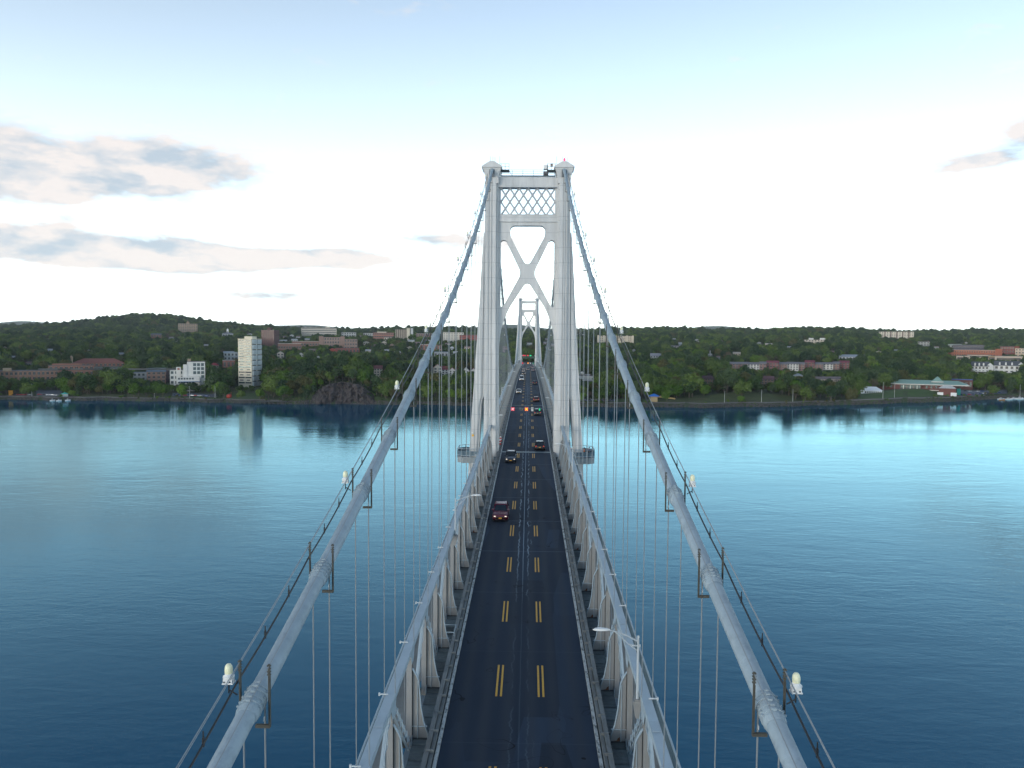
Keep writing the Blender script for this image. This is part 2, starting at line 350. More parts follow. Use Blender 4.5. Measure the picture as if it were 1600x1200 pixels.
# road deck slab below everything
prof_bar(-4.9, 4.9, -.45, -.02, YS).build('road_slab', M_DARK, road)
M_YEL = mat('yellow_road_paint', (.66, .36, .03), .6, var=.25, scale=5, dirt=(.05, .05, .06), dirt_amt=.9, dirt_scale=5)
M_KWHITE = mat('worn_white_kerb_paint', (.50, .54, .54), .6, var=.12, scale=4, stretch=(1, .5, 1), dirt=(.03, .035, .04), dirt_amt=1.6, dirt_scale=3.2)
dash = MB(); dash.box(-.215, -.085, 0, 4.6, .004, .012); dash.box(.085, .215, 0, 4.6, .004, .012)
dash_me = dash.mesh('lane_dash', M_YEL)
y = 49.4-12.6*6
while y < 760:
    if abs(y-D1) > 1.5 or True:
        for sx in (-1.36, 1.36): put('lane_dash', dash_me, road, (sx, y, zdeck(y)), (math.atan(sdeck(y+2)), 0, 0))
    y += 12.6
# tower expansion joints
M_JOINT = mat('expansion_joint_steel', (.22, .30, .34), .5, var=.2, scale=6)
for yy in (D1-.2, D2):
    b = MB(); b.box(-4.38, 4.38, -.45, .45, .003, .02)
    for k in range(28): b.box(-4.3+k*.31, -4.3+k*.31+.05, -.4, .4, .02, .028)
    b.build('expansion_joint', M_JOINT, road, (0, yy, zdeck(yy)), )
# kerbs (painted strip) and guard beams
for sg in (-1, 1):
    x0, x1 = sorted((sg*4.40, sg*4.58)); kb = put('kerb', None, None, kind='structure')
    prof_bar(x0, x1, -.02, .14, YS).build('kerb_strip', M_KWHITE, kb)
    gb = thing('guard_rail', 'grey steel guard rail along the %s edge of the roadway' % ('left' if sg < 0 else 'right'), 'guard rail', (0, 0, 0), group='guard rails along the roadway')
    x0, x1 = sorted((sg*4.66, sg*4.84)); prof_bar(x0, x1, .05, .34, YS).build('lower_rail', M_BEAM, gb)
    x0, x1 = sorted((sg*4.88, sg*5.14)); prof_bar(x0, x1, .10, .46, YS).build('upper_rail', M_BEAM, gb)
    pm = MB(); x0, x1 = sorted((sg*4.6, sg*5.16)); pm.box(x0, x1, -.06, .06, -.42, .04); pm.box(x0+.1, x1-.02, -.05, .05, .3, .49); pme = pm.mesh('rail_post', M_BEAM)
    for k in range(int((D1-10)/2.14)): yy = 10+k*2.14; put('rail_post', pme, gb, (0, yy, zdeck(yy)))
    pb = MB()
    for yy in frange(D1+2, D2, 2.14): pb.box(x0, x1, yy-.06, yy+.06, zdeck(yy)-.42, zdeck(yy)+.04); pb.box(x0+.1, x1-.02, yy-.05, yy+.05, zdeck(yy)+.3, zdeck(yy)+.49)
    pb.build('distant_rail_post', M_BEAM, gb, kind='stuff')
    # gutter floor of grating between guard rail and truss, and the outer walkway
    wk = put('deck_walkway', None, None, kind='structure')
    gm = MB(); gm.box(*sorted((sg*4.9, sg*6.15)), .06, 1.55, -.50, -.42)
    for k in range(4): gm.box(*sorted((sg*4.92, sg*6.1)), .1+k*.36, .14+k*.36, -.42, -.395)
    gme = gm.mesh('grating_panel', M_GRATE)
    for k in range(int(150/1.6068)):
        yy = 12.0+k*1.6068; put('grating_panel', gme, wk, (0, yy, zdeck(yy)), (math.atan(sdeck(yy)), 0, 0))
    prof_bar(*sorted((sg*4.9, sg*6.15)), -.50, -.42, [y_ for y_ in YS if y_ > 152]).build('far_grating', M_GRATE, wk)
    prof_bar(*sorted((sg*6.7, sg*8.3)), -.30, -.20, YS).build('outer_walkway_slab', M_CONC, wk)
# ---- stiffening trusses
TX = 6.38; TH = 5.25; TB = -1.0        # plane, top chord over road, bottom chord
ADEG = math.atan(GR)
M_TIE = mat('guide_paint', (.50, .55, .58), .5)
def truss_meshes(sg):
    """one panel of members for the truss on side sg; coordinates relative to a panel point on the road line"""
    s = sg; o = {}
    b = MB()                                                        # vertical post (box of plates)
    b.box(*sorted((s*(TX-.16), s*(TX+.16))), -.20, -.17, TB, TH-.35); b.box(*sorted((s*(TX-.16), s*(TX+.16))), .17, .20, TB, TH-.35)
    b.box(*sorted((s*(TX-.02), s*(TX+.02))), -.18, .18, TB, TH-.35)
    o['post'] = b.mesh('vertical_post', M_BRACKET)
    b = MB()                                                        # curved knee plate facing the road
    xi = TX-.16
    prof = [(xi, -.44), (5.32, -.44), (5.34, -.05), (5.55, .55), (5.72, 1.5), (5.80, 2.5), (5.86, 3.05), (5.98, 3.35), (6.14, 3.62), (xi, 3.75)]
    b.prism([(s*x, z) for x, z in prof], 'y', -.02, .02)
    for i in range(1, len(prof)-1):                                 # flange along the free edge
        (xa, za), (xb, zb) = prof[i], prof[i+1]; b.cur = 1; b.bar((s*xa, 0, za), (s*xb, 0, zb), .20, .035, side=(0, 1, 0))
    b.box(*sorted((s*5.36, s*xi)), -.06, .06, .30, .34); b.box(*sorted((s*5.9, s*5.93)), -.10, .10, -.44, 3.0)
    b.cur = 2; b.box(*sorted((s*(xi+.0), s*(xi-.035))), -.035, .035, -.44, 3.7); b.box(*sorted((s*5.33, s*(xi-.04))), -.13, .13, -.47, -.37); b.box(*sorted((s*5.36, s*xi)), -.03, .03, .27, .30)  # shade painted in as dark strips at the joint, rib and base
    o['knee'] = b.mesh('knee_bracket', [M_BRACKET, M_CHORD, M_DARK])
    b = MB(); b.prism([(s*5.40, -.43), (s*5.86, -.43), (s*5.86, -.12), (s*5.74, -.20), (s*5.68, -.33), (s*5.52, -.36)], 'y', -.026, -.021); o['foot'] = b.mesh('rusted_foot', M_RUST)
    for nm, up in (('rise', 1), ('fall', 0)):                       # laced diagonals
        b = MB(); z0, z1 = (TB+.3, TH-.55) if up else (TH-.55, TB+.3)
        A = Vector((s*TX, .35, z0)); Bv = Vector((s*TX, PAN-.35, z1)); t = (Bv-A).normalized(); u = Vector((1, 0, 0)).cross(t)
        for e in (-.25, .25): b.bar(A+u*e, Bv+u*e, .12, .07, side=(1, 0, 0))
        n_ = 15; ln = (Bv-A).length
        for xs in (TX-.12,):
            for k in range(n_):
                p = A+t*(ln*k/n_)+u*(.24 if k % 2 else -.24); q = A+t*(ln*(k+1)/n_)+u*(-.24 if k % 2 else .24)
                p.x = q.x = s*xs; b.bar(p, q, .03, .075, side=(1, 0, 0))
        b.box(*sorted((s*(TX+.10), s*(TX+.12))), .0, .01, z0, z0+.01)
        o[nm] = b.mesh('laced_diagonal', M_CHORD)
    b = MB(); b.prism([(-.55, TB), (.55, TB), (.42, TB+.8), (-.42, TB+.8)], 'x', *sorted((s*(TX-.19), s*(TX-.17)))); o['gusset2'] = b.mesh('gusset_plate', M_CHORD)
    b = MB(); b.prism([(-.75, TH-.42), (.75, TH-.42), (.3, TH-1.15), (-.3, TH-1.15)], 'x', *sorted((s*(TX-.19), s*(TX-.17)))); o['gusset'] = b.mesh('gusset_plate', M_CHORD)
    b = MB(); b.box(*sorted((s*(TX+.1), s*(TX+.55))), -.035, .035, TH+.03, TH+.08)
    b.box(*sorted((s*(TX+.50), s*(TX+.58))), -.05, .05, TH-.02, TH+.12); o['tie'] = b.mesh('rope_guide', M_TIE)
    b = MB(); b.box(-8.3 if s < 0 else 4.9, -4.9 if s < 0 else 8.3, -.16, .16, -.95, -.52); o['beam'] = b.mesh('floor_beam', M_DARK)
    return o
TRUSS_Y = [19.21+PAN*k for k in range(-6, 20)]+[D1+PAN*(k+.5)+.1 for k in range(0, 71)]+[D2+PAN*(k+.5) for k in range(0, 34)]
for sg in (-1, 1):
    side = 'left' if sg < 0 else 'right'
    tr = thing('stiffening_truss', 'long pale blue steel truss beside the roadway under the %s main cable' % side, 'truss', group='stiffening trusses along the deck')
    mm = truss_meshes(sg)
    for (ya, yb) in ((Y_NEAR, D1-2.6), (D1+2.6, D2-2.6), (D2+2.6, Y_FAR)):
        ys = frange(ya, yb, 6.4)
        c = prof_bar(*sorted((sg*(TX-.24), sg*(TX+.24))), TH-.02, TH+.02, ys)                     # cover plate
        prof_bar(*sorted((sg*(TX-.19), sg*(TX-.16))), TH-.46, TH-.02, ys, c); prof_bar(*sorted((sg*(TX+.16), sg*(TX+.19))), TH-.46, TH-.02, ys, c)
        c.build('top_chord', M_CHORD, tr)
        # rivets and splice plates on the cover plate
        for yy in frange(max(ya, 8), min(yb, 150), PAN*2):
            b = MB(); b.box(*sorted((sg*(TX-.22), sg*(TX+.22))), -.5, .5, TH+.022, TH+.036)
            for k in range(8):
                for xx in (-.15, .15): b.box(sg*TX+xx-.018, sg*TX+xx+.018, -.45+k*.125, -.414+k*.125, TH+.036, TH+.05)
            b.build('splice_plate', M_CHORD, tr, (0, yy+2.1, zdeck(yy+2.1)))
        prof_bar(*sorted((sg*(TX-.19), sg*(TX+.19))), TB-.25, TB+.15, ys).build('bottom_chord', M_CHORD, tr)
    stuff = {k: MB() for k in ('knee', 'tie', 'diag')}
    def bake(b, me, loc):
        o_ = len(b.v); b.v += [(v.co.x+loc[0], v.co.y+loc[1], v.co.z+loc[2]) for v in me.vertices]
        for p in me.polygons: b.f.append([i+o_ for i in p.vertices]); b.mi.append(0)
    for i, yy in enumerate(TRUSS_Y):
        if yy < -8: continue
        up = (i % 2 == 0); rz = math.atan(sdeck(yy))
        if abs(yy-D1) < 2.9 or abs(yy-D2) < 2.9: continue
        P = (0, yy, zdeck(yy))
        if yy < D1+SPAN:
            put('vertical_post', mm['post'], tr, P)
            put('knee_bracket', mm['knee'], tr, P)
            put('rope_guide', mm['tie'], tr, P)
            if yy < 150 and (sg > 0 or i % 5 == 2) and i % 3: put('rusted_foot', mm['foot'], tr, P)
            if yy < 160: put('gusset_plate', mm['gusset'], tr, P); put('gusset_plate', mm['gusset2'], tr, P)
            if yy < D1-10 or yy > D1: put('laced_diagonal', mm['rise' if up else 'fall'], tr, P, (rz, 0, 0))
            put('floor_beam', mm['beam'], tr, P)
        else:
            bake(stuff['knee'], mm['post'], P); bake(stuff['tie'], mm['tie'], P)
    stuff['knee'].build('distant_truss_posts', M_BRACKET, tr, kind='stuff')
    # handrail pair standing on the outer half of the top chord
    hb = MB()
    for dz in (.30,):
        hb.tube([(sg*(TX+.38), y_, zdeck(y_)+TH-.9+dz) for y_ in frange(0, D1-4, 6.4)], .03, 6)
    hb.build('service_pipe', M_CHORD, tr)
    # outer railing
    rl = thing('walkway_railing', 'blue grey railing with infill panels outside the %s truss' % side, 'railing', group='railings outside the trusses')
    xr = sg*8.25; hgt = 1.35 if sg > 0 else 1.2
    for (ya, yb) in ((Y_NEAR, D1-3.6), (D1+3.6, D2-3.6), (D2+3.6, Y_FAR)):
        ys = frange(ya, yb, 6.4)
        rb = MB()
        rb.tube([(xr, y_, zdeck(y_)+hgt) for y_ in ys], .06, 6); rb.build('top_rail', M_CHORD, rl)
        rb = MB(); rb.tube([(xr, y_, zdeck(y_)+hgt-.42) for y_ in ys], .025, 5); rb.build('middle_rail', M_RAILING, rl)
        rb = MB(); prof_bar(xr-.05, xr+.05, -.3, -.1, ys, rb); rb.build('toe_board', M_RAILING, rl)
    pm = MB(); pm.box(xr-.05, xr+.05, -.05, .05, -.3, hgt); pme = pm.mesh('railing_post', M_RAILING)
    pn = MB()
    pn.box(xr-.012, xr+.012, .06, PAN/2-.06, -.08, -.02); pn.box(xr-.012, xr+.012, .06, PAN/2-.06, hgt-.14, hgt-.08)
    nb = 26
    for k in range(nb):
        yy = .1+(PAN/2-.2)*k/(nb-1); pn.box(xr-.01, xr+.01, yy-(.036 if sg > 0 else .02), yy+(.036 if sg > 0 else .02), -.06, hgt-.1)
    pnm = pn.mesh('infill_panel', M_PANEL)
    yy = 22.0
    while yy < D1-4:
        put('railing_post', pme, rl, (0, yy, zdeck(yy))); put('infill_panel', pnm, rl, (0, yy, zdeck(yy)), (math.atan(sdeck(yy)), 0, 0)); yy += PAN/2
    fb = MB()
    yy = D1+4
    while yy < D2-4: fb.box(xr-.04, xr+.04, yy-.04, yy+.04, zdeck(yy)-.3, zdeck(yy)+hgt); yy += PAN/2
    prof_bar(xr-.012, xr+.012, -.1, hgt-.6, frange(D1+4, D2-4, 6.4), fb)
    fb.build('distant_railing_posts', M_PANEL, rl, kind='stuff')
# ---- main cables, bands, stanchions, suspender ropes
CR = .245
def helix_band():
    b = MB()
    b.tube([(0, -.48, 0), (0, -.44, 0), (0, .44, 0), (0, .48, 0)], [CR+.01, CR+.03, CR+.03, CR+.01], 24)
    for yy in (-.30, -.12, .12, .30):                                # clamp ribs
        b.tube([(0, yy-.035, 0), (0, yy+.035, 0)], CR+.055, 24)
    for yy in (-.36, -.21, .0, .21, .36):                            # bolts across top and bottom
        b.box(-CR-.055, CR+.055, yy-.022, yy+.022, CR*.40, CR*.40+.045); b.box(-.05, .05, yy-.03, yy+.03, CR+.03, CR+.09)
    b.tube([(0, -.62, 0), (0, -.48, 0)], [CR+.01, CR+.04], 24)
    return b.mesh('cable_band', M_CABLE)
BAND = helix_band()
def post_mesh(xo, sg):
    b = MB(); b.bar((xo, 0, -.62), (xo, 0, .66), .055, .012, side=(1, 0, 0)); b.bar((xo+.02, 0, -.62), (xo+.02, 0, .66), .012, .10, side=(1, 0, 0))
    b.box(xo-.022, xo+.022, -.022, .022, .66, .98)
    for k in range(4): b.box(xo-.045, xo+.045, -.03, .03, .70+k*.075, .73+k*.075)
    return b.mesh('stanchion', M_POST)
rope_me = {}
def cable_y(a, b_, st): return frange(a, b_, st)
BANDS = [19.21+PAN*k for k in range(-4, 19)]+[D1+PAN*(k+.5)+.1 for k in range(0, 71)]
for sg in (-1, 1):
    side = 'left' if sg < 0 else 'right'
    mc = thing('main_cable', 'thick pale blue main suspension cable on the %s with clamps and hanging ropes' % side, 'suspension cable', group='main cables')
    X0 = sg*6.4
    b = MB(); b.tube([(X0, y_, zcab(y_)) for y_ in cable_y(-40, D1-1.9, 3.0)], CR, 20); b.build('cable_strand', M_CABLE, mc, smooth=True)
    b = MB(); b.tube([(X0, y_, zcab(y_)) for y_ in cable_y(D1+1.9, D2-1.9, 6.0)], CR, 12); b.build('cable_strand', M_CABLE, mc, smooth=True)
    b = MB(); b.tube([(X0, y_, zcab(y_)) for y_ in cable_y(D2+1.9, Y_FAR, 6.0)], CR, 8); b.build('cable_strand', M_CABLE, mc, smooth=True)
    inner = post_mesh(-sg*.40, sg); outer = post_mesh(sg*.42, sg)
    foot = MB(); foot.box(*sorted((-sg*.42, -sg*.05)), -.04, .04, -.64, -.56); foot_me = foot.mesh('stanchion_foot', M_POST)
    tag_me = MB(); tag_me.box(-.004, .004, -.05, .05, -.46, -.36); tag_me = tag_me.mesh('inspection_tag', M_WHITE)
    far_rope = MB()
    for yy in BANDS:
        zc = zcab(yy); sl = math.atan(zcab(yy+.5)-zcab(yy-.5)); near = yy < D1
        put('cable_band', BAND, mc, (X0, yy, zc), (sl, 0, 0))
        if near:
            q = put('stanchion', inner, mc, (X0, yy-.05, zc)); put('stanchion_foot', foot_me, q); put('inspection_tag', tag_me, q, (-sg*.27, 0, 0))
            put('stanchion', outer, mc, (X0, yy+.18, zc))
        else:
            put('stanchion', outer, mc, (X0, yy, zc)); put('stanchion', inner, mc, (X0, yy, zc))
        for dx in (-.27, .27):
            zb = zdeck(yy)+(TH+.1 if dx*sg < 0 else -.5); h = max(zc-zb, .5)
            rb = MB(); rb.tube([(dx, 0, zb-zc), (dx, 0, -.05)], .023, 7); rb.build('suspender_rope', M_WIRE, mc, (X0, yy, zc), smooth=True)
    for yy in frange(D2+PAN, Y_FAR-20, PAN):
        far_rope.tube([(X0, yy, zdeck(yy)), (X0, yy, zcab(yy))], .035, 4)
    far_rope.build('distant_suspender_ropes', M_WIRE, mc, kind='stuff')
    # hand ropes: inboard one along stanchion heads, two outboard, and the sagging black power cable
    Bn = [q for q in BANDS if q < D1]
    def strung(x, dz, sag, r, ys_, m, nm, sub=6, yo=0.0):
        pts = []
        for a, c in zip(ys_[:-1], ys_[1:]):
            for k in range(sub):
                t = k/sub; yv = a+(c-a)*t; pts.append((x, yv+yo, zcab(a)*(1-t)+zcab(c)*t+dz-sag*4*t*(1-t)))
        pts.append((x, ys_[-1]+yo, zcab(ys_[-1])+dz)); q = MB(); q.tube(pts, r, 6); q.build(nm, m, mc)
    strung(X0-sg*.40, .93, .02, .014, Bn, M_WIRE, 'hand_rope', 2, -.05)
    strung(X0+sg*.42, .93, .02, .014, Bn, M_WIRE, 'hand_rope', 2, .18)
    strung(X0+sg*.50, .74, .03, .010, Bn, M_WIRE, 'hand_rope', 2, .18)
    Bm = [q for q in BANDS if q > D1]
    strung(X0+sg*.42, .93, .02, .02, Bm, M_WIRE, 'hand_rope', 2); strung(X0-sg*.4, .93, .02, .02, Bm, M_WIRE, 'hand_rope', 2)
    # black power cable with clips
    strung(X0+sg*.48, .42, .10, .030, Bn, M_BLACK, 'power_cable', 8, .18)
    clip = MB(); clip.box(-.02, .02, -.03, .03, -.06, .16); clip.box(-.012, .012, -.012, .012, .16, .3); clip_me = clip.mesh('cable_clip', M_BLACK)
    for a, c in zip(Bn[:-1], Bn[1:]):
        if a > 100: break
        for t in (.33, .67): put('cable_clip', clip_me, mc, (X0+sg*.48, a+(c-a)*t+.18, zcab(a)*(1-t)+zcab(c)*t+.42-.10*4*t*(1-t)))
    # navigation lamps on the outboard side
    lb = MB(); lb.lathe([(.0, .0), (.15, .0), (.165, .015), (.165, .06), (.12, .09), (.105, .14)], 12)
    lb.box(-.13, .13, -.11, .11, -.13, .0); lb.box(-.155, .155, -.13, .13, -.15, -.12)
    lb.cur = 1; lb.tube([(0, 0, -.15), (0, 0, -.45)], .022, 6); lb.tube([(0, 0, -.35), (-sg*.25, 0, -.5)], .02, 6); lb.box(-.11, -.07, -.135, -.128, -.1, -.06); lb.box(.05, .09, -.135, -.128, -.1, -.06)
    body_me = lb.mesh('lamp_base', [M_WHITE, M_BLACK], smooth=True)
    gb_ = MB(); gb_.lathe([(.095, .12), (.112, .15), (.116, .24), (.112, .30), (.095, .36), (.06, .405), (.0, .425)], 14); globe_me = gb_.mesh('globe', M_GLOBE, smooth=True)
    li = 0
    for k, yy in enumerate(BANDS[4:]):
        if k % 2: continue
        if yy > D1 and (yy > D1+110): break
        near = yy < D1
        txt = 'the %s one up from the camera' % ORD[li] if near else 'the %s one beyond the near tower' % ORD[li-10]
        lp = thing('cable_lamp', 'white dome lamp beside the %s main cable, %s' % (side, txt), 'lamp', (X0+sg*.74, yy+.28, zcab(yy)+.47), group='dome lamps along the main cables')
        lp.scale = (.88, .88, .88)
        put('lamp_base', body_me, lp); put('globe', globe_me, lp); li += 1
# ================================================================== TOWERS
def rounded(pts):
    """closed polygon [(x,z,r)] with rounded corners -> list of (x,z)"""
    out = []; n = len(pts)
    for i in range(n):
        x, z, r = pts[i]; p = Vector((x, z)); a = Vector(pts[i-1][:2]); c = Vector(pts[(i+1) % n][:2])
        if r <= 0: out.append((x, z)); continue
        u = (a-p).normalized(); v = (c-p).normalized(); ang = u.angle(v); d = min(r/math.tan(ang/2), (a-p).length*.49, (c-p).length*.49); r = d*math.tan(ang/2)
        cen = p+(u+v).normalized()*(r/math.sin(ang/2)); s0 = p+u*d-cen; s1 = p+v*d-cen
        tot = s0.angle_signed(s1)
        for k in range(9):
            t = -tot*k/8; out.append((cen.x+s0.x*math.cos(t)-s0.y*math.sin(t), cen.y+s0.x*math.sin(t)+s0.y*math.cos(t)))
    return out
def holed_plate(outer, holes, y0, y1, m, name):
    cu = bpy.data.curves.new(name, 'CURVE'); cu.dimensions = '2D'; cu.fill_mode = 'BOTH'; cu.extrude = (y1-y0)/2
    for ring in [outer]+holes:
        sp = cu.splines.new('POLY'); sp.points.add(len(ring)-1); sp.use_cyclic_u = True
        for i, (x, z) in enumerate(ring): sp.points[i].co = (x, z, 0, 1)
    o = bpy.data.objects.new(name, cu); me = bpy.data.meshes.new_from_object(o); bpy.data.objects.remove(o)
    ym = (y0+y1)/2
    for v in me.vertices: v.co = (v.co.x, ym+v.co.z, v.co.y)
    me.materials.clear(); me.materials.append(m); me.update(); return me
def mir(pts): return [(-x, z) for x, z in pts][::-1]
B = -67.0
LEG = [(29.6, 5.25, 7.52, 1.75), (21, 5.25, 7.60, 1.95), (5.3, 5.18, 7.62, 2.35), (-10.9, 5.06, 7.62, 2.75), (-21, 4.95, 7.66, 3.0), (B+2, 4.7, 7.8, 4.2)]
def fluted(xi, xo, hd, z, sg, steps):
    pts = []
    for f, d in steps: pts.append((sg*(xi+(xo-xi)*f), -hd+d, z))
    for f, d in reversed(steps): pts.append((sg*(xi+(xo-xi)*f), hd-d, z))
    return pts
ST_MAIN = [(0, .55), (.12, .55), (.12, .22), (.17, .22), (.17, 0), (.42, 0), (.42, .16), (.50, .16), (.50, 0), (.58, 0), (.58, .2), (.72, .2), (.72, 0), (.80, 0), (.80, .3), (1, .3)]
ST_STRUT = [(0, .35), (.18, .35), (.18, .15), (.26, .15), (.26, 0), (.70, 0), (.70, .12), (.78, .12), (.78, .3), (1, .3)]
STRUT = [(19.0, 7.62, 7.80, 1.3), (14.6, 7.63, 8.10, 1.5), (5.3, 7.64, 8.62, 1.75), (-3, 7.64, 9.15, 1.9), (-10.2, 7.64, 9.60, 2.0), (-10.9, 7.95, 9.66, 2.0), (-12.0, 8.12, 9.74, 2.0), (-18, 8.42, 10.08, 2.1), (-22, 8.6, 10.3, 2.15), (B+2, 9.6, 12.0, 2.6)]
M_ANT = mat('antenna_grey', (.35, .37, .38), .5)
M_REDGL = mat('red_beacon_glass', (.75, .04, .10), .3, emit=(1, .12, .25), es=.7)
def make_tower(y0, label, near):
    tw = thing('bridge_tower', label, 'bridge tower', (0, y0, CAMZ), group='towers of the suspension bridge')
    def add(nm, b, m=M_TOWER, parent=None, smooth=False, **k): return b.build(nm, m, parent or tw, smooth=smooth, **k)
    for sg in (-1, 1):
        b = MB(); b.loft([fluted(xi, xo, hd, z, sg, ST_MAIN) for z, xi, xo, hd in LEG]); leg = add('leg', b)
        b = MB(); b.loft([fluted(xi, xo, hd, z, sg, ST_STRUT) for z, xi, xo, hd in STRUT]); add('outer_strut', b)
        # horizontal stiffening bands / plate laps
        for zz in (26.6, 21.2, 13.2, 5.1, -3.1, -11.2, -17.5):
            i = max(k for k in range(len(LEG)) if LEG[k][0] >= zz); a, c = LEG[i], LEG[i+1]; t = (a[0]-zz)/(a[0]-c[0])
            hd = a[3]+(c[3]-a[3])*t
            b = MB(); b.box(*sorted((sg*(LEG[2][1]+.3), sg*7.1)), -hd-.018, -hd+.25, zz-.05, zz+.05); add('lap_plate', b, parent=leg)
        # side strip just inside the leg (back plate of the portal)
        # cap: flared neck + pediment
        b = MB(); cx = sg*6.4
        b.loft([[(cx-w_, -d_, z), (cx+w_, -d_, z), (cx+w_, d_, z), (cx-w_, d_, z)] for z, w_, d_ in ((27.6, 1.14, 1.80), (28.6, 1.18, 1.86), (29.4, 1.32, 1.98), (29.9, 1.52, 2.1), (30.35, 1.66, 2.2))])
        cap = add('tower_cap', b)
        b = MB(); b.prism([(cx-1.78, 30.30), (cx+1.78, 30.30), (cx+1.78, 30.52), (cx+.65, 31.22), (cx+.3, 31.38), (cx-.3, 31.38), (cx-.65, 31.22), (cx-1.78, 30.52)], 'y', -2.35, 2.35); add('cap_pediment', b, parent=cap)
        b = MB(); b.prism([(cx-.48, 28.7), (cx+.48, 28.7), (cx+.48, 29.9), (cx+.3, 30.25), (cx-.3, 30.25), (cx-.48, 29.9)], 'y', -2.12, -1.9); add('saddle_opening_shade', b, mat('opening_shade_grey', (.16, .18, .20), .7), cap)  # solid grey block, its colour stands for the shade inside the opening
        b = MB(); b.tube([(cx, -2.5, zcab(y0-2.5)-CAMZ), (cx, -1.6, 30.15), (cx, 0, 30.35), (cx, 1.6, 30.15), (cx, 2.5, zcab(y0+2.5)-CAMZ)], .32, 12); add('cable_saddle', b, M_CABLE, cap)
        b = MB()
        for dx, dh in ((-.3, .95), (.12, .9), (.5, .8), (1.35*(-sg), 1.0)): b.tube([(cx+dx, -1.5, 31.0 if abs(dx) < 1 else 30.5), (cx+dx, -1.5, 31.4+dh)], .035, 5)
        add('lightning_rods', b, M_ANT, cap)
        # platform around the outer strut
        if True:
            zp = -21.0; b = MB()
            octo = [(7.7, -2.9), (11.3, -2.9), (12.35, -1.9), (12.35, 1.9), (11.3, 2.9), (7.7, 2.9)]
            b.prism([(sg*x, y) for x, y in octo], 'z', zp-1.25, zp-.2); pf = add('platform', b, mat('platform_paint', (.27, .30, .31), .7, var=.15))
            b = MB(); outer_ = [(sg*x, y) for x, y in octo]
            for k in range(5):
                a = Vector((*outer_[k], 0)); c = Vector((*outer_[k+1], 0)); n_ = max(1, int((c-a).length/1.2))
                for j in range(n_+1):
                    p = a+(c-a)*j/n_; b.tube([(p.x, p.y, zp-.3), (p.x, p.y, zp+1.3)], .045, 5)
                for zz in (1.3, .1): b.tube([a+Vector((0, 0, zp+zz)), c+Vector((0, 0, zp+zz))], .05, 5)
            add('platform_railing', b, M_CHORD, pf)
            b = MB()
            for k in range(5):
                a = Vector((*outer_[k], zp+.5)); c = Vector((*outer_[k+1], zp+.5)); b.bar(a*.995, c*.995, .02, 1.0, side=(0, 0, 1)) if False else b.bar(a, c, .72, .012, side=(0, 0, 1))
            add('railing_screen', b, M_PANEL, pf)
            if near and sg < 0:
                b = MB(); b.prism([(-9.55+.22*math.cos(t), -17.35+.22*math.sin(t)) for t in [k*math.pi/4 for k in range(8)]], 'y', -2.22, -2.12); add('yellow_sign', b, mat('sign_yellow', (.75, .42, .03), .5), pf)
                b = MB(); b.box(-9.9, -9.55, -2.22, -2.12, -16.98, -16.72); add('notice_plate', b, M_WHITE, pf)
    # portal bracing: one plate with openings
    top = [(-5.27, 20.95), (5.27, 20.95)]
    outer = [(-5.27, 21.0), (5.27, 21.0), (5.25, 5.0), (5.14, 5.0)] 
    arch = [(3.05, 6.0), (3.75, 4.55), (4.3, 3.2), (4.62, 2.0), (4.82, .9), (5.0, -.8), (5.08, -2.5), (5.10, -5.2)]
    outer = [(-5.3, 21.0), (5.3, 21.0), (5.2, -5.2)]+[(x, z) for x, z in arch[::-1]]
    apex = [(.72, 9.55), (.52, 9.86), (.25, 10.02), (0, 10.06)]
    outer += apex+[(-x, z) for x, z in apex[::-1][1:]]+[(-x, z) for x, z in arch]+[(-5.2, -5.2)]
    h1 = rounded([(-3.22, 20.35, .95), (3.22, 20.35, .95), (3.12, 18.4, 2.2), (0, 12.7, .72), (-3.12, 18.4, 2.2)])
    h2 = rounded([(4.86, 17.75, .62), (4.86, 5.4, .3), (4.02, 6.35, .35), (1.30, 11.35, 1.6), (1.30, 12.4, 1.6), (3.85, 17.75, .62)])
    me = holed_plate(outer, [h1, h2, mir(h2)], -.75, .75, M_TOWER, 'portal_bracing')
    pb = put('portal_bracing', me, tw)
    for ring in (h1, h2, mir(h2)):                                   # turned edge flange round each opening
        b = MB()
        for (xa, za), (xb, zb) in zip(ring, ring[1:]+ring[:1]):
            b.bar((xa, 0, za), (xb, 0, zb), 1.66, .05, side=(0, 1, 0))
        add('edge_flange', b, parent=pb)
    b = MB(); b.box(-5.27, 5.27, -.98, .98, 27.15, 28.75); b.box(-5.27, 5.27, -1.06, 1.06, 28.75, 28.85); b.box(-5.27, 5.27, -1.06, 1.06, 27.05, 27.15); add('top_beam', b)
    b = MB(); b.box(-5.27, 5.27, -.9, .9, 21.06, 22.2); b.box(-5.27, 5.27, -1.0, 1.0, 22.2, 22.3); b.box(-5.27, 5.27, -1.0, 1.0, 20.96, 21.06); add('lower_beam', b)
    for sg in (-1, 1):
        b = MB(); b.box(*sorted((sg*4.87, sg*5.27)), -.55, .55, 22.3, 27.05); add('lattice_jamb', b)
    # diagonal lattice between the beams, each bar a part
    W = 4.87; z0, z1 = 22.3, 27.05; pitch = 1.62; slope = 2.42/1.62
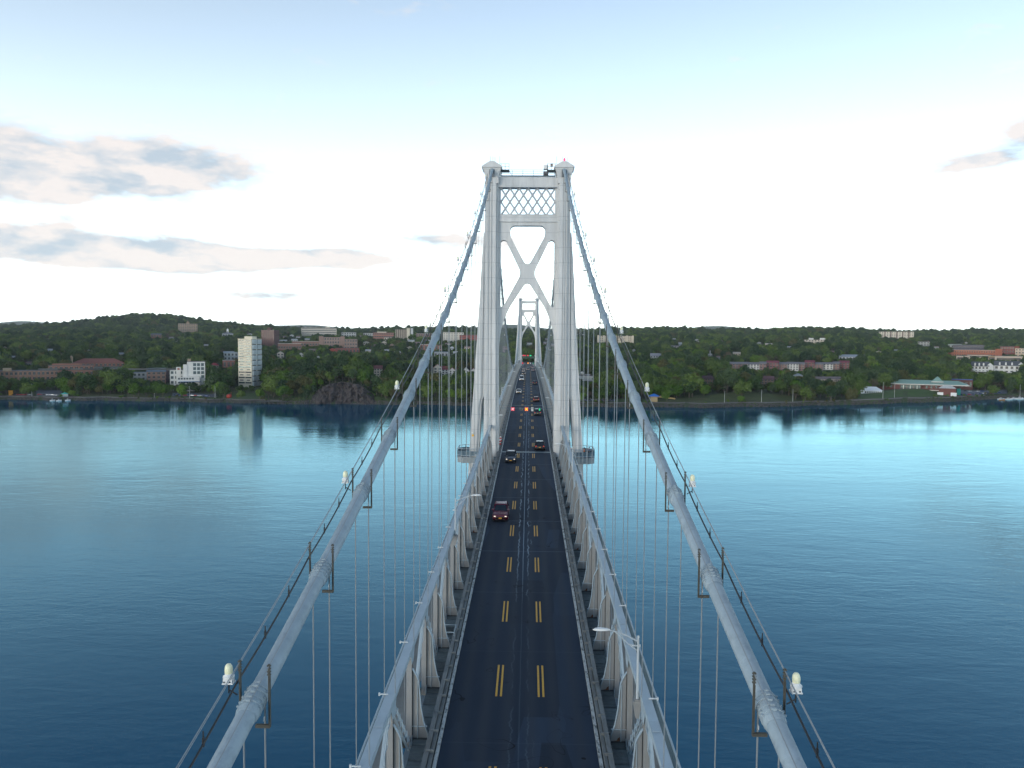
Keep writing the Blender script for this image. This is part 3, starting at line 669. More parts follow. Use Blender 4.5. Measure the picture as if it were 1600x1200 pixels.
    for dirn in (1, -1):
        x = -W-6
        k = 0
        for k in range(-8, 9):
            xb = k*pitch+(.0 if dirn > 0 else 0)          # x at the top edge
            dx = (z1-z0)/slope*dirn
            xa, xt = xb-dx, xb; za, zt = z0, z1
            def clip(xa, za, xt, zt):
                pa, pt = (xa, za), (xt, zt)
                lo, hi = 0.0, 1.0; d = xt-xa
                for bound, s_ in ((-W, 1), (W, -1)):
                    fa, fb = s_*(xa-bound), s_*(xt-bound)
                    if fa < 0 and fb < 0: return None
                    if fa < 0: lo = max(lo, fa/(fa-fb))
                    if fb < 0: hi = min(hi, fa/(fa-fb))
                if hi-lo < .06: return None
                return (xa+d*lo, za+(zt-za)*lo, xa+d*hi, za+(zt-za)*hi)
            c = clip(xa, za, xt, zt)
            if not c: continue
            b = MB(); yo = .12*dirn
            b.bar((c[0], yo-.35, c[1]), (c[2], yo-.35, c[3]), .06, .25, side=(0, 1, 0)); b.bar((c[0], yo+.35, c[1]), (c[2], yo+.35, c[3]), .06, .25, side=(0, 1, 0))
            add('lattice_bar', b, mat('lattice_paint', (.46, .49, .52), .6, var=.1))
    # top walkway with railing, instrument cabins
    b = MB(); b.box(-4.9, 4.9, -1.0, -.2, 29.05, 29.15)
    for k in range(6):
        x = -4.7+k*1.88; b.box(x-.03, x+.03, -1.0, -.94, 28.85, 30.1)
    for zz in (29.45, 29.75, 30.08): b.box(-4.8, 4.8, -.99, -.95, zz, zz+.05)
    add('top_walkway', b, M_RAILING)
    for sg in (-1, 1):
        b = MB(); b.box(*sorted((sg*3.35, sg*5.0)), -1.3, .4, 29.9, 30.1)
        for xx in (3.4, 4.1, 4.8):
            b.box(sg*xx-.03, sg*xx+.03, -1.3, -1.24, 30.1, 31.15)
        for zz in (30.6, 31.1): b.box(*sorted((sg*3.35, sg*5.0)), -1.3, -1.26, zz, zz+.04)
        b.bar((sg*3.4, -1.25, 29.95), (sg*2.9, -1.0, 29.15), .05, .08); add('ladder_landing', b, M_DARK)
    if near:
        b = MB(); b.box(2.75, 3.55, -1.2, -.4, 30.25, 30.95); add('floodlight_box', b, M_WHITE)
        b = MB(); b.box(2.7, 3.6, -1.2, -.3, 29.16, 29.85); b.tube([(2.9, -1.25, 29.5), (3.4, -1.25, 29.5)], .28, 8); add('hoist_motor', b, mat('hoist_grey', (.12, .12, .13), .6))
        b = MB(); b.box(3.95, 4.4, -1.0, -.6, 30.8, 31.25); add('junction_box', b, mat('box_tan', (.45, .36, .30), .6))
    b = MB(); b.lathe([(.24, 0), (.24, .12), (.17, .15), (.2, .45), (.13, .7), (0, .76)], 10, (6.42, -1.4, 31.38)); add('warning_beacon', b, M_REDGL if near else M_WHITE)
    # pier in the river
    b = MB(); b.loft([[(-15, -6, z), (15, -6, z), (17.5, 0, z), (15, 6, z), (-15, 6, z), (-17.5, 0, z)] for z in (B-6, B+3.5)]); add('river_pier', b, M_CONC)
    b = MB(); b.box(-8.4, 8.4, -.8, .8, -25.2, -23.2); add('deck_crossbeam', b)
    return tw
make_tower(D1, 'tall pale steel bridge tower in the middle with lattice and curved portal bracing', True)
make_tower(D2, 'small distant bridge tower framed inside the arch of the near tower', False)

# ================================================================== street lamps on the trusses
def lamp_meshes(sg):
    s = -sg; o = {}
    b = MB(); b.tube([(0, 0, -.2), (0, 0, 2.95)], [.085, .055], 10); b.lathe([(.0, 2.95), (.07, 2.96), (.05, 3.05), (0, 3.08)], 8); o['pole'] = b.mesh('lamp_pole', M_LPOLE, smooth=True)
    b = MB(); b.box(-.14, .14, -.16, .16, -.28, -.2); b.prism([(-.24, -.28), (.24, -.28), (.06, -1.15), (-.1, -1.15)], 'y', -.2, .2); o['base'] = b.mesh('lamp_bracket', M_BRACKET)
    b = MB(); b.tube([(0, 0, 2.75), (s*.6, 0, 3.06), (s*1.1, 0, 3.24), (s*1.5, 0, 3.32)], [.045, .04, .035, .03], 8)
    b.tube([(0, 0, 2.25), (s*.5, 0, 2.62), (s*.95, 0, 3.04), (s*1.2, 0, 3.24)], .025, 6); b.tube([(0, 0, 2.5), (s*.45, 0, 2.62)], .02, 6)
    o['arm'] = b.mesh('lamp_arm', M_LPOLE, smooth=True)
    b = MB(); b.loft([[(s*(1.42+x), w_*c, 3.33+h*v) for c, v in ((-1, 0), (-.7, .8), (0, 1), (.7, .8), (1, 0), (.6, -.5), (-.6, -.5))] for x, w_, h in ((0, .04, .04), (.18, .13, .08), (.5, .18, .11), (.75, .13, .08), (.88, .03, .02))])
    o['head'] = b.mesh('lamp_head', M_WHITE, smooth=True)
    return o
LM = {sg: lamp_meshes(sg) for sg in (-1, 1)}
LAMPS = [(1, 39.4, 'white arched street lamp rising from the right truss, nearest to the camera'),
         (-1, 69.9, 'white arched street lamp on the left truss beside the maroon car'),
         (1, 100.0, 'white arched street lamp on the right truss, second one from the camera'),
         (-1, 130.0, 'white street lamp on the left truss just before the near tower leg')]
for k in range(1, 15): LAMPS.append((1 if k % 2 else -1, 130.0+30.2*k, 'tiny street lamp on the %s truss, the %s of that side past the near tower' % (('right' if k % 2 else 'left'), ORD[(k-1)//2])))
for sg, yy, lb in LAMPS:
    t = thing('street_lamp', lb, 'street lamp', (sg*6.05, yy, zdeck(yy)+TH-.2), group='street lamps on the trusses')
    for nm, k in (('lamp_pole', 'pole'), ('lamp_bracket', 'base'), ('lamp_arm', 'arm'), ('lamp_head', 'head')): put(nm, LM[sg][k], t)

# ================================================================== lane signals
def glow(n, c, s): return mat(n, c, .4, emit=c, es=s)
M_SRED = mat('signal_red', (.5, .01, .04), .4, emit=(1, .03, .10), es=.6); M_SGRN = mat('signal_green', (.0, .25, .1), .4, emit=(.02, .8, .35), es=.6)
M_SYEL = mat('signal_amber', (.6, .4, .02), .4, emit=(1, .62, .05), es=.8); M_SWHI = mat('signal_white', (.75, .75, .75), .5, emit=(1, .9, .85), es=.4)
def cross_mesh(m, s=.30, th=.10):
    b = MB()
    for d in (1, -1): b.bar((-s, -.02, -s*d), (s, -.02, s*d), .03, th, side=(0, 1, 0))
    return b.mesh('signal_cross', m)
def arrow_mesh(m):
    b = MB(); b.bar((0, -.02, .28), (0, -.02, -.1), .03, .12, side=(0, 1, 0)); b.prism([(-.25, -.02), (.25, -.02), (0, -.32)], 'y', -.035, -.005)
    return b.mesh('signal_arrow', m)
def gantry(y0, near, label):
    g = thing('signal_gantry', label, 'gantry', (0, y0, zdeck(y0)), group='overhead lane signal gantries')
    b = MB(); b.tube([(-6.2, 0, 5.62), (6.2, 0, 5.62)], .045, 6); b.tube([(-6.2, 0, 6.2), (6.2, 0, 6.2)], .03, 6)
    b.build('span_bar', M_RAILING, g)
    def box(x, m, w_=.36):
        q = MB(); q.box(x-w_, x+w_, -.02, .22, 5.05, 5.05+2*w_); return q.build('signal_box', m, g)
    f = 1.0
    def sym(me, x, p): put(me.name, me, p, (x, -.03, 5.41))
    bx = box(-2.9, mat('signal_red_face', (.5, .02, .05), .5, emit=(1, .03, .1), es=.35)); sym(cross_mesh(M_SWHI if near else M_SRED, .24, .07), -2.9, bx)
    bx = box(-.02, mat('signal_red_face', (.5, .02, .05))); sym(cross_mesh(M_SYEL, .26, .14), -.02, bx)
    bx = box(2.75, M_BLACK, .3); sym(arrow_mesh(M_SGRN), 2.75, bx)
    q = MB(); q.prism([(-1.3+.36*math.cos(t), 5.45+.36*math.sin(t)) for t in [k*math.pi/4+.39 for k in range(8)]], 'y', -.02, .04); q.build('sign_back', mat('sign_back_grey', (.08, .10, .11), .6), g)
    q = MB(); q.box(.95, 1.42, -.02, .03, 5.0, 5.85); sp = q.build('speed_limit_sign', M_WHITE, g)
    for txt, z, sz in (('SPEED', 5.66, .13), ('LIMIT', 5.53, .13), ('40', 5.12, .38)):
        cu = bpy.data.curves.new('sign_text', 'FONT'); cu.body = txt; cu.size = sz; cu.align_x = 'CENTER'; cu.extrude = .004
        ob = bpy.data.objects.new('sign_text', cu); me = bpy.data.meshes.new_from_object(ob); bpy.data.objects.remove(ob); me.materials.clear(); me.materials.append(M_BLACK)
        put('sign_text', me, sp, (1.185, -.03, z), (math.pi/2, 0, 0))
gantry(166, True, 'thin overhead gantry past the near tower with red, amber and green lane signals')
gantry(420, False, 'distant overhead gantry halfway across the bridge with lane signals')
# toll-side gantry beyond the far tower
g = thing('sign_gantry', 'dark overhead sign gantry at the far end of the road with red and green lights', 'gantry', (0, D2+55, zdeck(D2+55)))
b = MB(); b.box(-6.2, -5.8, -.3, .3, -1, 8.2); b.box(5.8, 6.2, -.3, .3, -1, 8.2); b.build('gantry_post', M_DARK, g)
b = MB(); b.box(-5.8, 5.8, -.2, .2, 6.0, 8.0); b.build('sign_board', mat('sign_board_dark', (.02, .06, .04), .5), g)
for x, m in ((-4.2, M_SRED), (-2.8, M_SRED), (-.4, M_SRED), (1.4, M_SGRN), (2.0, M_SGRN)):
    b = MB(); b.box(x-.45, x+.45, -.35, -.22, 8.05, 8.9); b.build('signal_light', m, g)

# ================================================================== vehicles
M_GLASS = mat('car_glass', (.012, .02, .03), .08, var=.05, spec=.8); M_TYRE = mat('tyre_rubber', (.015, .015, .016), .9); M_RIM = mat('alloy_rim', (.35, .36, .38), .35, metal=.7)
M_HEAD = mat('headlight_lens', (.8, .75, .65), .2, emit=(1, .85, .66), es=.75); M_TAIL = mat('taillight_lens', (.45, .02, .02), .3, emit=(1, .08, .05), es=.3)
M_PLATE = mat('plate_orange', (.80, .42, .05), .5); M_TRIM = mat('black_trim', (.012, .012, .013), .6)
def paint(n, c): return mat(n, c, .22, metal=.25, var=.03, spec=.6)
def car_meshes(kind, m):
    """x across, y along (front at -y), z up"""
    if kind == 'suv': Lh, Wd, Hb, Ht = 2.32, .92, 1.0, 1.62; cab = (-.80, 2.1); top = (.12, 1.6)
    elif kind == 'van': Lh, Wd, Hb, Ht = 2.6, .98, 1.15, 2.05; cab = (-1.75, 2.5); top = (-1.05, 2.42)
    else: Lh, Wd, Hb, Ht = 2.3, .90, .90, 1.43; cab = (-.95, 1.75); top = (-.20, 1.05)
    hood = Hb-.06
    b = MB(); rings = []
    for y, zt, wf, zb in ((-Lh, .62, .80, .32), (-Lh+.08, .78, .90, .24), (-Lh+.45, hood-.05, .97, .22), (cab[0]-.1, hood, 1.0, .24), (cab[0]+.3, Hb, 1.0, .24), (1.4, Hb+.01, 1.0, .24), (Lh-.35, Hb, .98, .24), (Lh-.06, Hb-.08, .92, .28), (Lh, Hb-.28, .84, .36)):
        w_ = Wd*wf
        rings.append([(-w_*.92, y, zb), (w_*.92, y, zb), (w_, y, zb+.16), (w_, y, zt-.22), (w_*.95, y, zt-.05), (w_*.80, y, zt+.02), (0, y, zt+.045), (-w_*.80, y, zt+.02), (-w_*.95, y, zt-.05), (-w_, y, zt-.22), (-w_, y, zb+.16)])
    b.loft(rings)
    for sx in (-1, 1):                                              # wheel-arch lips
        for yy in (-Lh+.85, Lh-.85):
            b.tube([(sx*(Wd+.005), yy+.40*math.cos(t), .36+.40*math.sin(t)) for t in [k*math.pi/8 for k in range(9)]], .035, 5)
    body = b.mesh('car_body', m, smooth=True)
    b = MB(); wt = Wd*.70
    b.loft([[(-Wd*.93, cab[0], Hb-.06), (Wd*.93, cab[0], Hb-.06), (Wd*.93, cab[1], Hb-.04), (-Wd*.93, cab[1], Hb-.04)], [(-wt, top[0], Ht-.05), (wt, top[0], Ht-.05), (wt, top[1], Ht-.05), (-wt, top[1], Ht-.05)]])
    glass = b.mesh('cabin_glass', M_GLASS)
    b = MB(); b.loft([[(-wt-.03, top[0]-.05, Ht-.07), (wt+.03, top[0]-.05, Ht-.07), (wt+.03, top[1]+.06, Ht-.07), (-wt-.03, top[1]+.06, Ht-.07)], [(-wt-.01, top[0], Ht-.01), (wt+.01, top[0], Ht-.01), (wt+.01, top[1]+.02, Ht-.01), (-wt-.01, top[1]+.02, Ht-.01)], [(-wt*.8, top[0]+.15, Ht+.03), (wt*.8, top[0]+.15, Ht+.03), (wt*.8, top[1]-.15, Ht+.03), (-wt*.8, top[1]-.15, Ht+.03)]])
    for sx in (-1, 1):                                              # pillars
        b.bar((sx*Wd*.93, cab[0]-.01, Hb-.05), (sx*(wt+.01), top[0]-.02, Ht-.05), .07, .07); b.bar((sx*Wd*.93, cab[1]+.01, Hb-.04), (sx*(wt+.01), top[1]+.02, Ht-.05), .14, .10)
        mid = (cab[0]+cab[1])/2+.1; b.bar((sx*(Wd*.93+.01), mid, Hb-.05), (sx*(wt+.02), mid, Ht-.05), .03, .09)
        if kind == 'suv': b.bar((sx*(wt-.05), top[0]+.25, Ht+.06), (sx*(wt-.05), top[1]-.15, Ht+.06), .035, .035)
    roof = b.mesh('roof', m)
    b = MB(); b.tube([(-.11, 0, 0), (.11, 0, 0)], .345, 18); tyre = b.mesh('tyre', M_TYRE, smooth=True)
    b = MB(); b.tube([(-.125, 0, 0), (.125, 0, 0)], .21, 12)
    rim = b.mesh('rim', M_RIM)
    def lamp(x, y, z, w_, h, mm, nm): q = MB(); q.loft([[(x-w_, y, z-h), (x+w_, y, z-h), (x+w_*1.0, y, z+h*.7), (x, y, z+h), (x-w_, y, z+h*.7)], [(x-w_*.9, y-.03*math.copysign(1, y)*-1, z-h*.9), (x+w_*.9, y-.03*math.copysign(1, y)*-1, z-h*.9), (x+w_*.9, y+.03*math.copysign(1, y), z+h*.6), (x, y+.03*math.copysign(1, y), z+h*.9), (x-w_*.9, y+.03*math.copysign(1, y), z+h*.6)]]); return q.mesh(nm, mm)
    parts = [('body', body), ('cabin_glass', glass), ('roof', roof)]
    for sx in (-1, 1):
        parts.append(('headlight', lamp(sx*Wd*.70, -Lh+.01, .70, .12, .05, M_HEAD, 'headlight')))
        parts.append(('taillight', lamp(sx*Wd*.76, Lh-.02, .86 if kind != 'van' else 1.0, .10, .10, M_TAIL, 'taillight')))
        q = MB(); q.box(*sorted((sx*Wd*.97, sx*(Wd*.97+.2))), cab[0]+.22, cab[0]+.34, Hb, Hb+.15); parts.append(('wing_mirror', q.mesh('wing_mirror', m)))
    q = MB(); q.box(-.5, .5, -Lh-.02, -Lh+.04, .46, .64); q.box(-Wd*.7, Wd*.7, -Lh-.015, -Lh+.05, .28, .36); parts.append(('grille', q.mesh('grille', M_TRIM)))
    q = MB(); q.box(-.7*Wd, .7*Wd, Lh-.08, Lh+.03, .36, .52); parts.append(('rear_bumper', q.mesh('rear_bumper', M_TRIM)))
    q = MB(); q.box(-.17, .17, -Lh-.05, -Lh-.02, .42, .54); q.box(-.16, .16, Lh+.0, Lh+.04, .60, .70); parts.append(('number_plate', q.mesh('number_plate', M_PLATE)))
    return parts, tyre, rim, Wd, Lh
_car = {}
def add_car(kind, col, x, y, away, label, z=None, rz=None, cat='car', detail=True, group='vehicles crossing the bridge'):
    key = (kind, col)
    if key not in _car: _car[key] = car_meshes(kind, paint('car_paint_%d' % len(_car), col))
    parts, tyre, rim, Wd, Lh = _car[key]
    t = thing('suv' if kind == 'suv' else 'van' if kind == 'van' else 'sedan_car', label, cat, (x, y, (zdeck(y)+.012) if z is None else z), (math.pi if away else 0) if rz is None else rz, group)
    if z is None: t.rotation_euler.x = math.atan(sdeck(y))*(-1 if away else 1)
    for nm, me in parts:
        if not detail and nm not in ('body', 'cabin_glass', 'roof'): continue
        put(nm, me, t)
    if detail:
        for sx in (-1, 1):
            for yy in (-Lh+.85, Lh-.85):
                w_ = put('wheel', tyre, t, (sx*(Wd-.08), yy, .345)); put('rim', rim, w_)
    return t
def road_y(py, px=822):
    """distance at which the road surface shows at image row py"""
    lo, hi = 30, 598
    for _ in range(50):
        m_ = (lo+hi)/2; r = 530-F_PX*(zdeck(m_)-CAMZ)/m_/1.0
        ang = math.atan((py-600)/F_PX)+PITCH; want = math.tan(ang)
        if (CAMZ-zdeck(m_))/m_ > want: lo = m_
        else: hi = m_
    return (lo+hi)/2
add_car('suv', (.10, .004, .025), -2.85, 95.5, False, 'maroon car with lit headlights driving towards the camera in the left lane')
add_car('suv', (.012, .02, .04), -2.55, 134.5, False, 'dark blue car with pale roof and headlights coming past the near tower')
add_car('suv', (.022, .016, .016), 2.55, 147.5, True, 'black car seen from behind in the right lane beside the near tower')
add_car('suv', (.05, .06, .07), 2.75, 203, True, 'dark hatchback driving away just beyond the lane signals')
add_car('car', (.16, .06, .05), 2.7, 240, True, 'brownish red car driving away in the right lane')
add_car('car', (.03, .035, .045), 2.85, 318, True, 'small dark car driving away ahead of the brownish one')
add_car('car', (.62, .62, .60), -2.95, 270, False, 'white car approaching in the left lane between the towers')
add_car('van', (.66, .67, .68), -2.7, 345, False, 'white van leading the queue in the left lane')
add_car('car', (.4, .38, .36), -2.8, 372, False, 'pale car just behind the white van')
add_car('suv', (.12, .12, .13), -2.2, 402, False, 'dark car with bright headlights in the left lane near the crest')
for k, (x, yy, aw) in enumerate(((-2.6, 440, False), (-.1, 470, False), (-2.7, 485, False), (2.8, 455, True), (2.8, 520, True))):
    add_car('car', (.3, .3, .32), x, yy, aw, 'tiny grey car %s near the far tower, %s of the distant ones' % ('driving away' if aw else 'approaching with lights on', ORD[k]))
# red and white work barrels left of the road at the tower
for k, yy in enumerate((149.5, 153.5)):
    t = thing('traffic_barrel', '%s red and white traffic barrel behind the left guard rail' % ('nearer' if not k else 'farther'), 'barrel', (-4.98, yy, zdeck(yy)+.46), group='traffic barrels at the tower')
    M_BR = mat('barrel_red', (.60, .03, .02), .5)
    b = MB(); b.lathe([(.24, 0), (.24, .3)], 10); b.lathe([(.2, .5), (.19, .75)], 10); b.build('barrel_body', M_BR, t)
    b = MB(); b.lathe([(.225, .3), (.21, .5)], 10); b.lathe([(.185, .75), (.17, .95), (0, 1.0)], 10); b.build('reflective_band', M_WHITE, t)
# small maintenance cage on the left gutter
t = thing('maintenance_rail', 'small pipe guard frame standing in the left gutter beside the roadway', 'guard frame', (-5.45, 57.8, zdeck(57.8)-.42))
b = MB()
for xx, yy in ((-.45, 0), (.45, 0), (.45, 1.6), (-.45, 1.6)): b.tube([(xx, yy, 0), (xx, yy, 1.15)], .025, 6)
for zz in (.6, 1.15): b.tube([(-.45, 0, zz), (.45, 0, zz), (.45, 1.6, zz), (-.45, 1.6, zz)], .025, 6)
b.build('pipe_frame', M_CHORD, t)

# ================================================================== people on the right platform
def skin_mesh(name, joints, edges, m, sub=1):
    me = bpy.data.meshes.new(name); me.from_pydata([j[0] for j in joints], edges, [])
    o = bpy.data.objects.new(name, me); C.objects.link(o)
    sk = o.modifiers.new('s', 'SKIN'); sv = me.skin_vertices[0].data if me.skin_vertices else None
    if sv is None:
        bm = bmesh.new(); bm.from_mesh(me); ly = bm.verts.layers.skin.verify(); bm.to_mesh(me); bm.free(); sv = me.skin_vertices[0].data
    for i, j in enumerate(joints): sv[i].radius = (j[1], j[1] if len(j) < 3 else j[2])
    sv[0].use_root = True
    ss = o.modifiers.new('u', 'SUBSURF'); ss.levels = sub; ss.render_levels = sub
    dg = bpy.context.evaluated_depsgraph_get(); ev = o.evaluated_get(dg); out = bpy.data.meshes.new_from_object(ev, depsgraph=dg)
    bpy.data.objects.remove(o); out.materials.clear(); out.materials.append(m); out.name = name
    out.polygons.foreach_set('use_smooth', [True]*len(out.polygons)); return out
def person(loc, rz, label, top_c, leg_c, hair_c, lean=0.0, bag=None):
    M_SK = mat('skin', (.42, .26, .19), .6)
    t = thing('person', label, 'person', loc, rz, 'people on the tower platform')
    J = [((0, 0, .95), .13, .10), ((0, .0, 1.15), .125, .09), ((0, lean*.3, 1.36), .16, .10), ((0, lean*.5, 1.48), .055), ((0, lean*.6, 1.56), .06), ((0, lean*.7, 1.66), .088), ((0, lean*.7, 1.73), .06),
         ((-.10, 0, .88), .095), ((-.12, -.02, .50), .06), ((-.12, 0, .09), .042), ((-.12, -.15, .04), .038), ((.10, 0, .88), .095), ((.12, .02, .50), .06), ((.12, .05, .09), .042), ((.12, -.10, .04), .038),
         ((-.20, lean*.3, 1.40), .055), ((-.26, -.06, 1.14), .042), ((-.20, -.27, 1.05), .032), ((-.19, -.36, 1.06), .03), ((.20, lean*.3, 1.40), .055), ((.27, -.05, 1.14), .042), ((.22, -.26, 1.04), .032), ((.21, -.35, 1.05), .03)]
    Ed = [(0,1),(1,2),(2,3),(3,4),(4,5),(5,6),(0,7),(7,8),(8,9),(9,10),(0,11),(11,12),(12,13),(13,14),(2,15),(15,16),(16,17),(17,18),(2,19),(19,20),(20,21),(21,22)]
    put('body', skin_mesh('body', J, Ed, M_SK, 2), t)
    g = 1.18
    J2 = [(p, r*g, (r2*g)) for p, r, r2 in [((0, 0, .93), .14, .11), ((0, 0, 1.15), .135, .10), ((0, lean*.3, 1.37), .17, .11), ((-.20, lean*.3, 1.40), .062, .062), ((-.26, -.06, 1.14), .052, .052), ((-.205, -.25, 1.055), .042, .042), ((.20, lean*.3, 1.40), .062, .062), ((.27, -.05, 1.14), .052, .052), ((.225, -.24, 1.045), .042, .042)]]
    put('jacket', skin_mesh('jacket', J2, [(0,1),(1,2),(2,3),(3,4),(4,5),(2,6),(6,7),(7,8)], mat('jacket_%d' % int(top_c[0]*1000), top_c, .8), 2), t)
    J3 = [((0, 0, .95), .145, .115), ((-.10, 0, .86), .11, .11), ((-.12, -.02, .50), .075, .075), ((-.12, 0, .13), .06, .06), ((.10, 0, .86), .11, .11), ((.12, .02, .50), .075, .075), ((.12, .05, .13), .06, .06)]
    put('trousers', skin_mesh('trousers', J3, [(0,1),(1,2),(2,3),(0,4),(4,5),(5,6)], mat('trousers_%d' % int(leg_c[2]*1000), leg_c, .8), 2), t)
    q = MB(); q.lathe([(.0, 1.545), (.07, 1.56), (.10, 1.62), (.107, 1.70), (.085, 1.77), (0, 1.80)], 10, (0, lean*.7+.022, 0)); put('hair', q.mesh('hair', mat('hair_dark', hair_c, .7), smooth=True), t)
    if bag:
        q = MB(); q.loft([[(x*w_, .12+d_, z) for x, d_ in ((-1, 0), (1, 0), (.85, .16), (-.85, .16))] for z, w_ in ((1.02, .13), (1.12, .155), (1.36, .15), (1.46, .10))]); put('backpack', q.mesh('backpack', mat('backpack_orange', bag, .7), smooth=True), t)
zp = CAMZ-21.2
person((10.6, D1-1.2, zp), 2.7, 'person in dark jacket with an orange backpack standing on the right tower platform', (.02, .022, .03), (.03, .04, .06), (.012, .01, .01), .1, (.75, .16, .04))
person((11.45, D1-.6, zp), 2.3, 'person in a blue grey jacket leaning on the right end of the tower platform railing', (.10, .13, .24), (.04, .04, .05), (.015, .01, .01), -.15)
# ================================================================== EAST BANK: terrain
import bisect
SH = [(-900, 850), (-300, 840), (0, 826), (250, 820), (450, 797), (600, 802), (900, 790), (1100, 790), (1250, 818), (1350, 846), (1500, 901), (1560, 935), (1640, 985), (2000, 1050), (2500, 1100)]
def interp(t, x):
    if x <= t[0][0]: return t[0][1]
    for (a, b), (c, d) in zip(t, t[1:]):
        if x <= c: return b+(d-b)*(x-a)/(c-a)
    return t[-1][1]
def shore(px): return interp(SH, px)+2.6*math.sin(px*.05)+2.0*math.sin(px*.13)+5*mnoise.noise((px*.035, 0, 3.3))+2*mnoise.noise((px*.15, 0, 8.3))
EL = [(-200, -3), (-6, -3), (0, -.3), (3, 1.2), (8, 2.4), (60, 4), (110, 7), (150, 11), (200, 16), (300, 22), (400, 28), (800, 43), (1500, 60), (2500, 76), (3300, 82), (4500, 72), (6000, 70), (14000, 60)]
def gs(x, m, s): return math.exp(-((x-m)/s)**2)
def elev(px, s):
    e = interp(EL, s); d = s+shore(px)
    if s > 3:
        k = min(1, (s-3)/250)
        e += k*5*mnoise.noise((px*.008, s*.004, 1.3))+k*2*mnoise.noise((px*.03, s*.012, 5.3))
    e += 50*gs(px, 235, 78)*gs(d, 3050, 520)+14*gs(px, 150, 70)*gs(d, 3000, 500)+12*gs(px, 330, 60)*gs(d, 3000, 500)
    e += (10*min(1, max(0, (px-940)/120)))*gs(d, 2900, 700)+4*math.sin(px*.021)*gs(d, 2900, 600)
    e += (122+26*math.sin(px*.017+1)+16*math.sin(px*.041))*gs(d, 8800, 1500)*(.75 if px > 1150 else 1)
    if s > 0: e += (.8 if px < 640 else 1.6 if px < 1330 else 2.6)*min(1, s/8)*gs(max(s, 30), 30, 60)
    # rock bluff beside the bridge
    if 440 < px < 640 and s > 2:
        e = max(e, e+ (18*gs(px, 535, 58))*min(1, (s-2)/20)*gs(max(s, 40), 40, 130))
    # right bank under the green roofed restaurant
    e += 5.5*gs(px, 1430, 75)*min(1, max(0, (s-18)/22))*gs(max(s, 60), 60, 60)
    e += 6*gs(px, 1160, 90)*min(1, max(0, (s-22)/30))*gs(max(s, 70), 70, 60)
    return e
def gpt(px, s, dz=0): p = px2w(px, s+shore(px)); p.z = elev(px, s)+dz; return p
def ypx(px, s): return hor(px)+(CAMZ-elev(px, s))*F_PX/(s+shore(px))
def s_for(px, y):
    """distance behind the shore where the ground shows at image row y"""
    s = 8.0
    while s < 3200 and ypx(px, s) > y: s += 4
    return s
def ground_mat():
    m, nt, b = new_mat('ground_cover'); n = nt.nodes; l = nt.links
    geo = n.new('ShaderNodeNewGeometry')
    t = n.new('ShaderNodeTexNoise'); t.inputs['Scale'].default_value = .02; t.inputs['Detail'].default_value = 8; l.new(geo.outputs['Position'], t.inputs['Vector'])
    cr = n.new('ShaderNodeValToRGB'); cr.color_ramp.elements[0].position = .35; cr.color_ramp.elements[0].color = (.018, .032, .011, 1); cr.color_ramp.elements[1].position = .68; cr.color_ramp.elements[1].color = (.040, .065, .018, 1)
    l.new(t.outputs['Fac'], cr.inputs[0])
    t2 = n.new('ShaderNodeTexNoise'); t2.inputs['Scale'].default_value = .25; t2.inputs['Detail'].default_value = 5; l.new(geo.outputs['Position'], t2.inputs['Vector'])
    mx_ = n.new('ShaderNodeMix'); mx_.data_type = 'RGBA'; mx_.blend_type = 'MULTIPLY'; mx_.inputs[0].default_value = .7; l.new(cr.outputs[0], mx_.inputs[6]); l.new(t2.outputs['Color'], mx_.inputs[7])
    sc = n.new('ShaderNodeMix'); sc.data_type = 'RGBA'; sc.blend_type = 'ADD'; sc.inputs[0].default_value = .6; l.new(mx_.outputs[2], sc.inputs[6]); l.new(cr.outputs[0], sc.inputs[7])
    l.new(sc.outputs[2], b.inputs['Base Color']); b.inputs['Roughness'].default_value = .95
    bp = n.new('ShaderNodeBump'); bp.inputs['Distance'].default_value = 6; bp.inputs['Strength'].default_value = .8; l.new(t.outputs['Fac'], bp.inputs['Height']); l.new(bp.outputs[0], b.inputs['Normal'])
    return m
PXS = [-900+11*k for k in range(310)]
SS = [-60, -12, -5, -2, 0, 1.5, 3, 5, 8, 13, 20, 28, 37, 47, 58, 70, 83, 97, 112, 128, 145, 165, 190, 220, 255, 295, 340, 390, 450, 520, 600, 690, 790, 900, 1020, 1150, 1300, 1460, 1640, 1830, 2020, 2210, 2400, 2600, 2820, 3060, 3350, 3700, 4100, 4600, 5200, 5900, 6600, 7300, 8000, 8700, 9500, 10500, 12000, 14000]
b = MB(); vs_ = [tuple(gpt(px, s)) for s in SS for px in PXS]; nc = len(PXS)
b.add(vs_, [(r_*nc+c, r_*nc+c+1, (r_+1)*nc+c+1, (r_+1)*nc+c) for r_ in range(len(SS)-1) for c in range(nc-1)])
b.build('ground', ground_mat(), smooth=True, kind='structure')
def patch(name, pa, pb, sa, sb, m, dz=.25, nx=None, **props):
    """sheet following the ground; sa/sb numbers or functions of px"""
    fa = sa if callable(sa) else (lambda p: sa); fb = sb if callable(sb) else (lambda p: sb)
    nx = nx or max(2, int((pb-pa)/5)); ny = 10; vs_ = []
    for j in range(ny+1):
        for i in range(nx+1):
            p = pa+(pb-pa)*i/nx; vs_.append(tuple(gpt(p, fa(p)+(fb(p)-fa(p))*j/ny, dz)))
    q = MB(); q.add(vs_, [(j*(nx+1)+i, j*(nx+1)+i+1, (j+1)*(nx+1)+i+1, (j+1)*(nx+1)+i) for j in range(ny) for i in range(nx)])
    return q.build(name, m, smooth=True, **props)
M_LAWN = mat('lawn_grass', (.040, .085, .018), .95, var=.25, scale=.06, dirt=(.05, .055, .02), dirt_amt=.5, dirt_scale=.04)
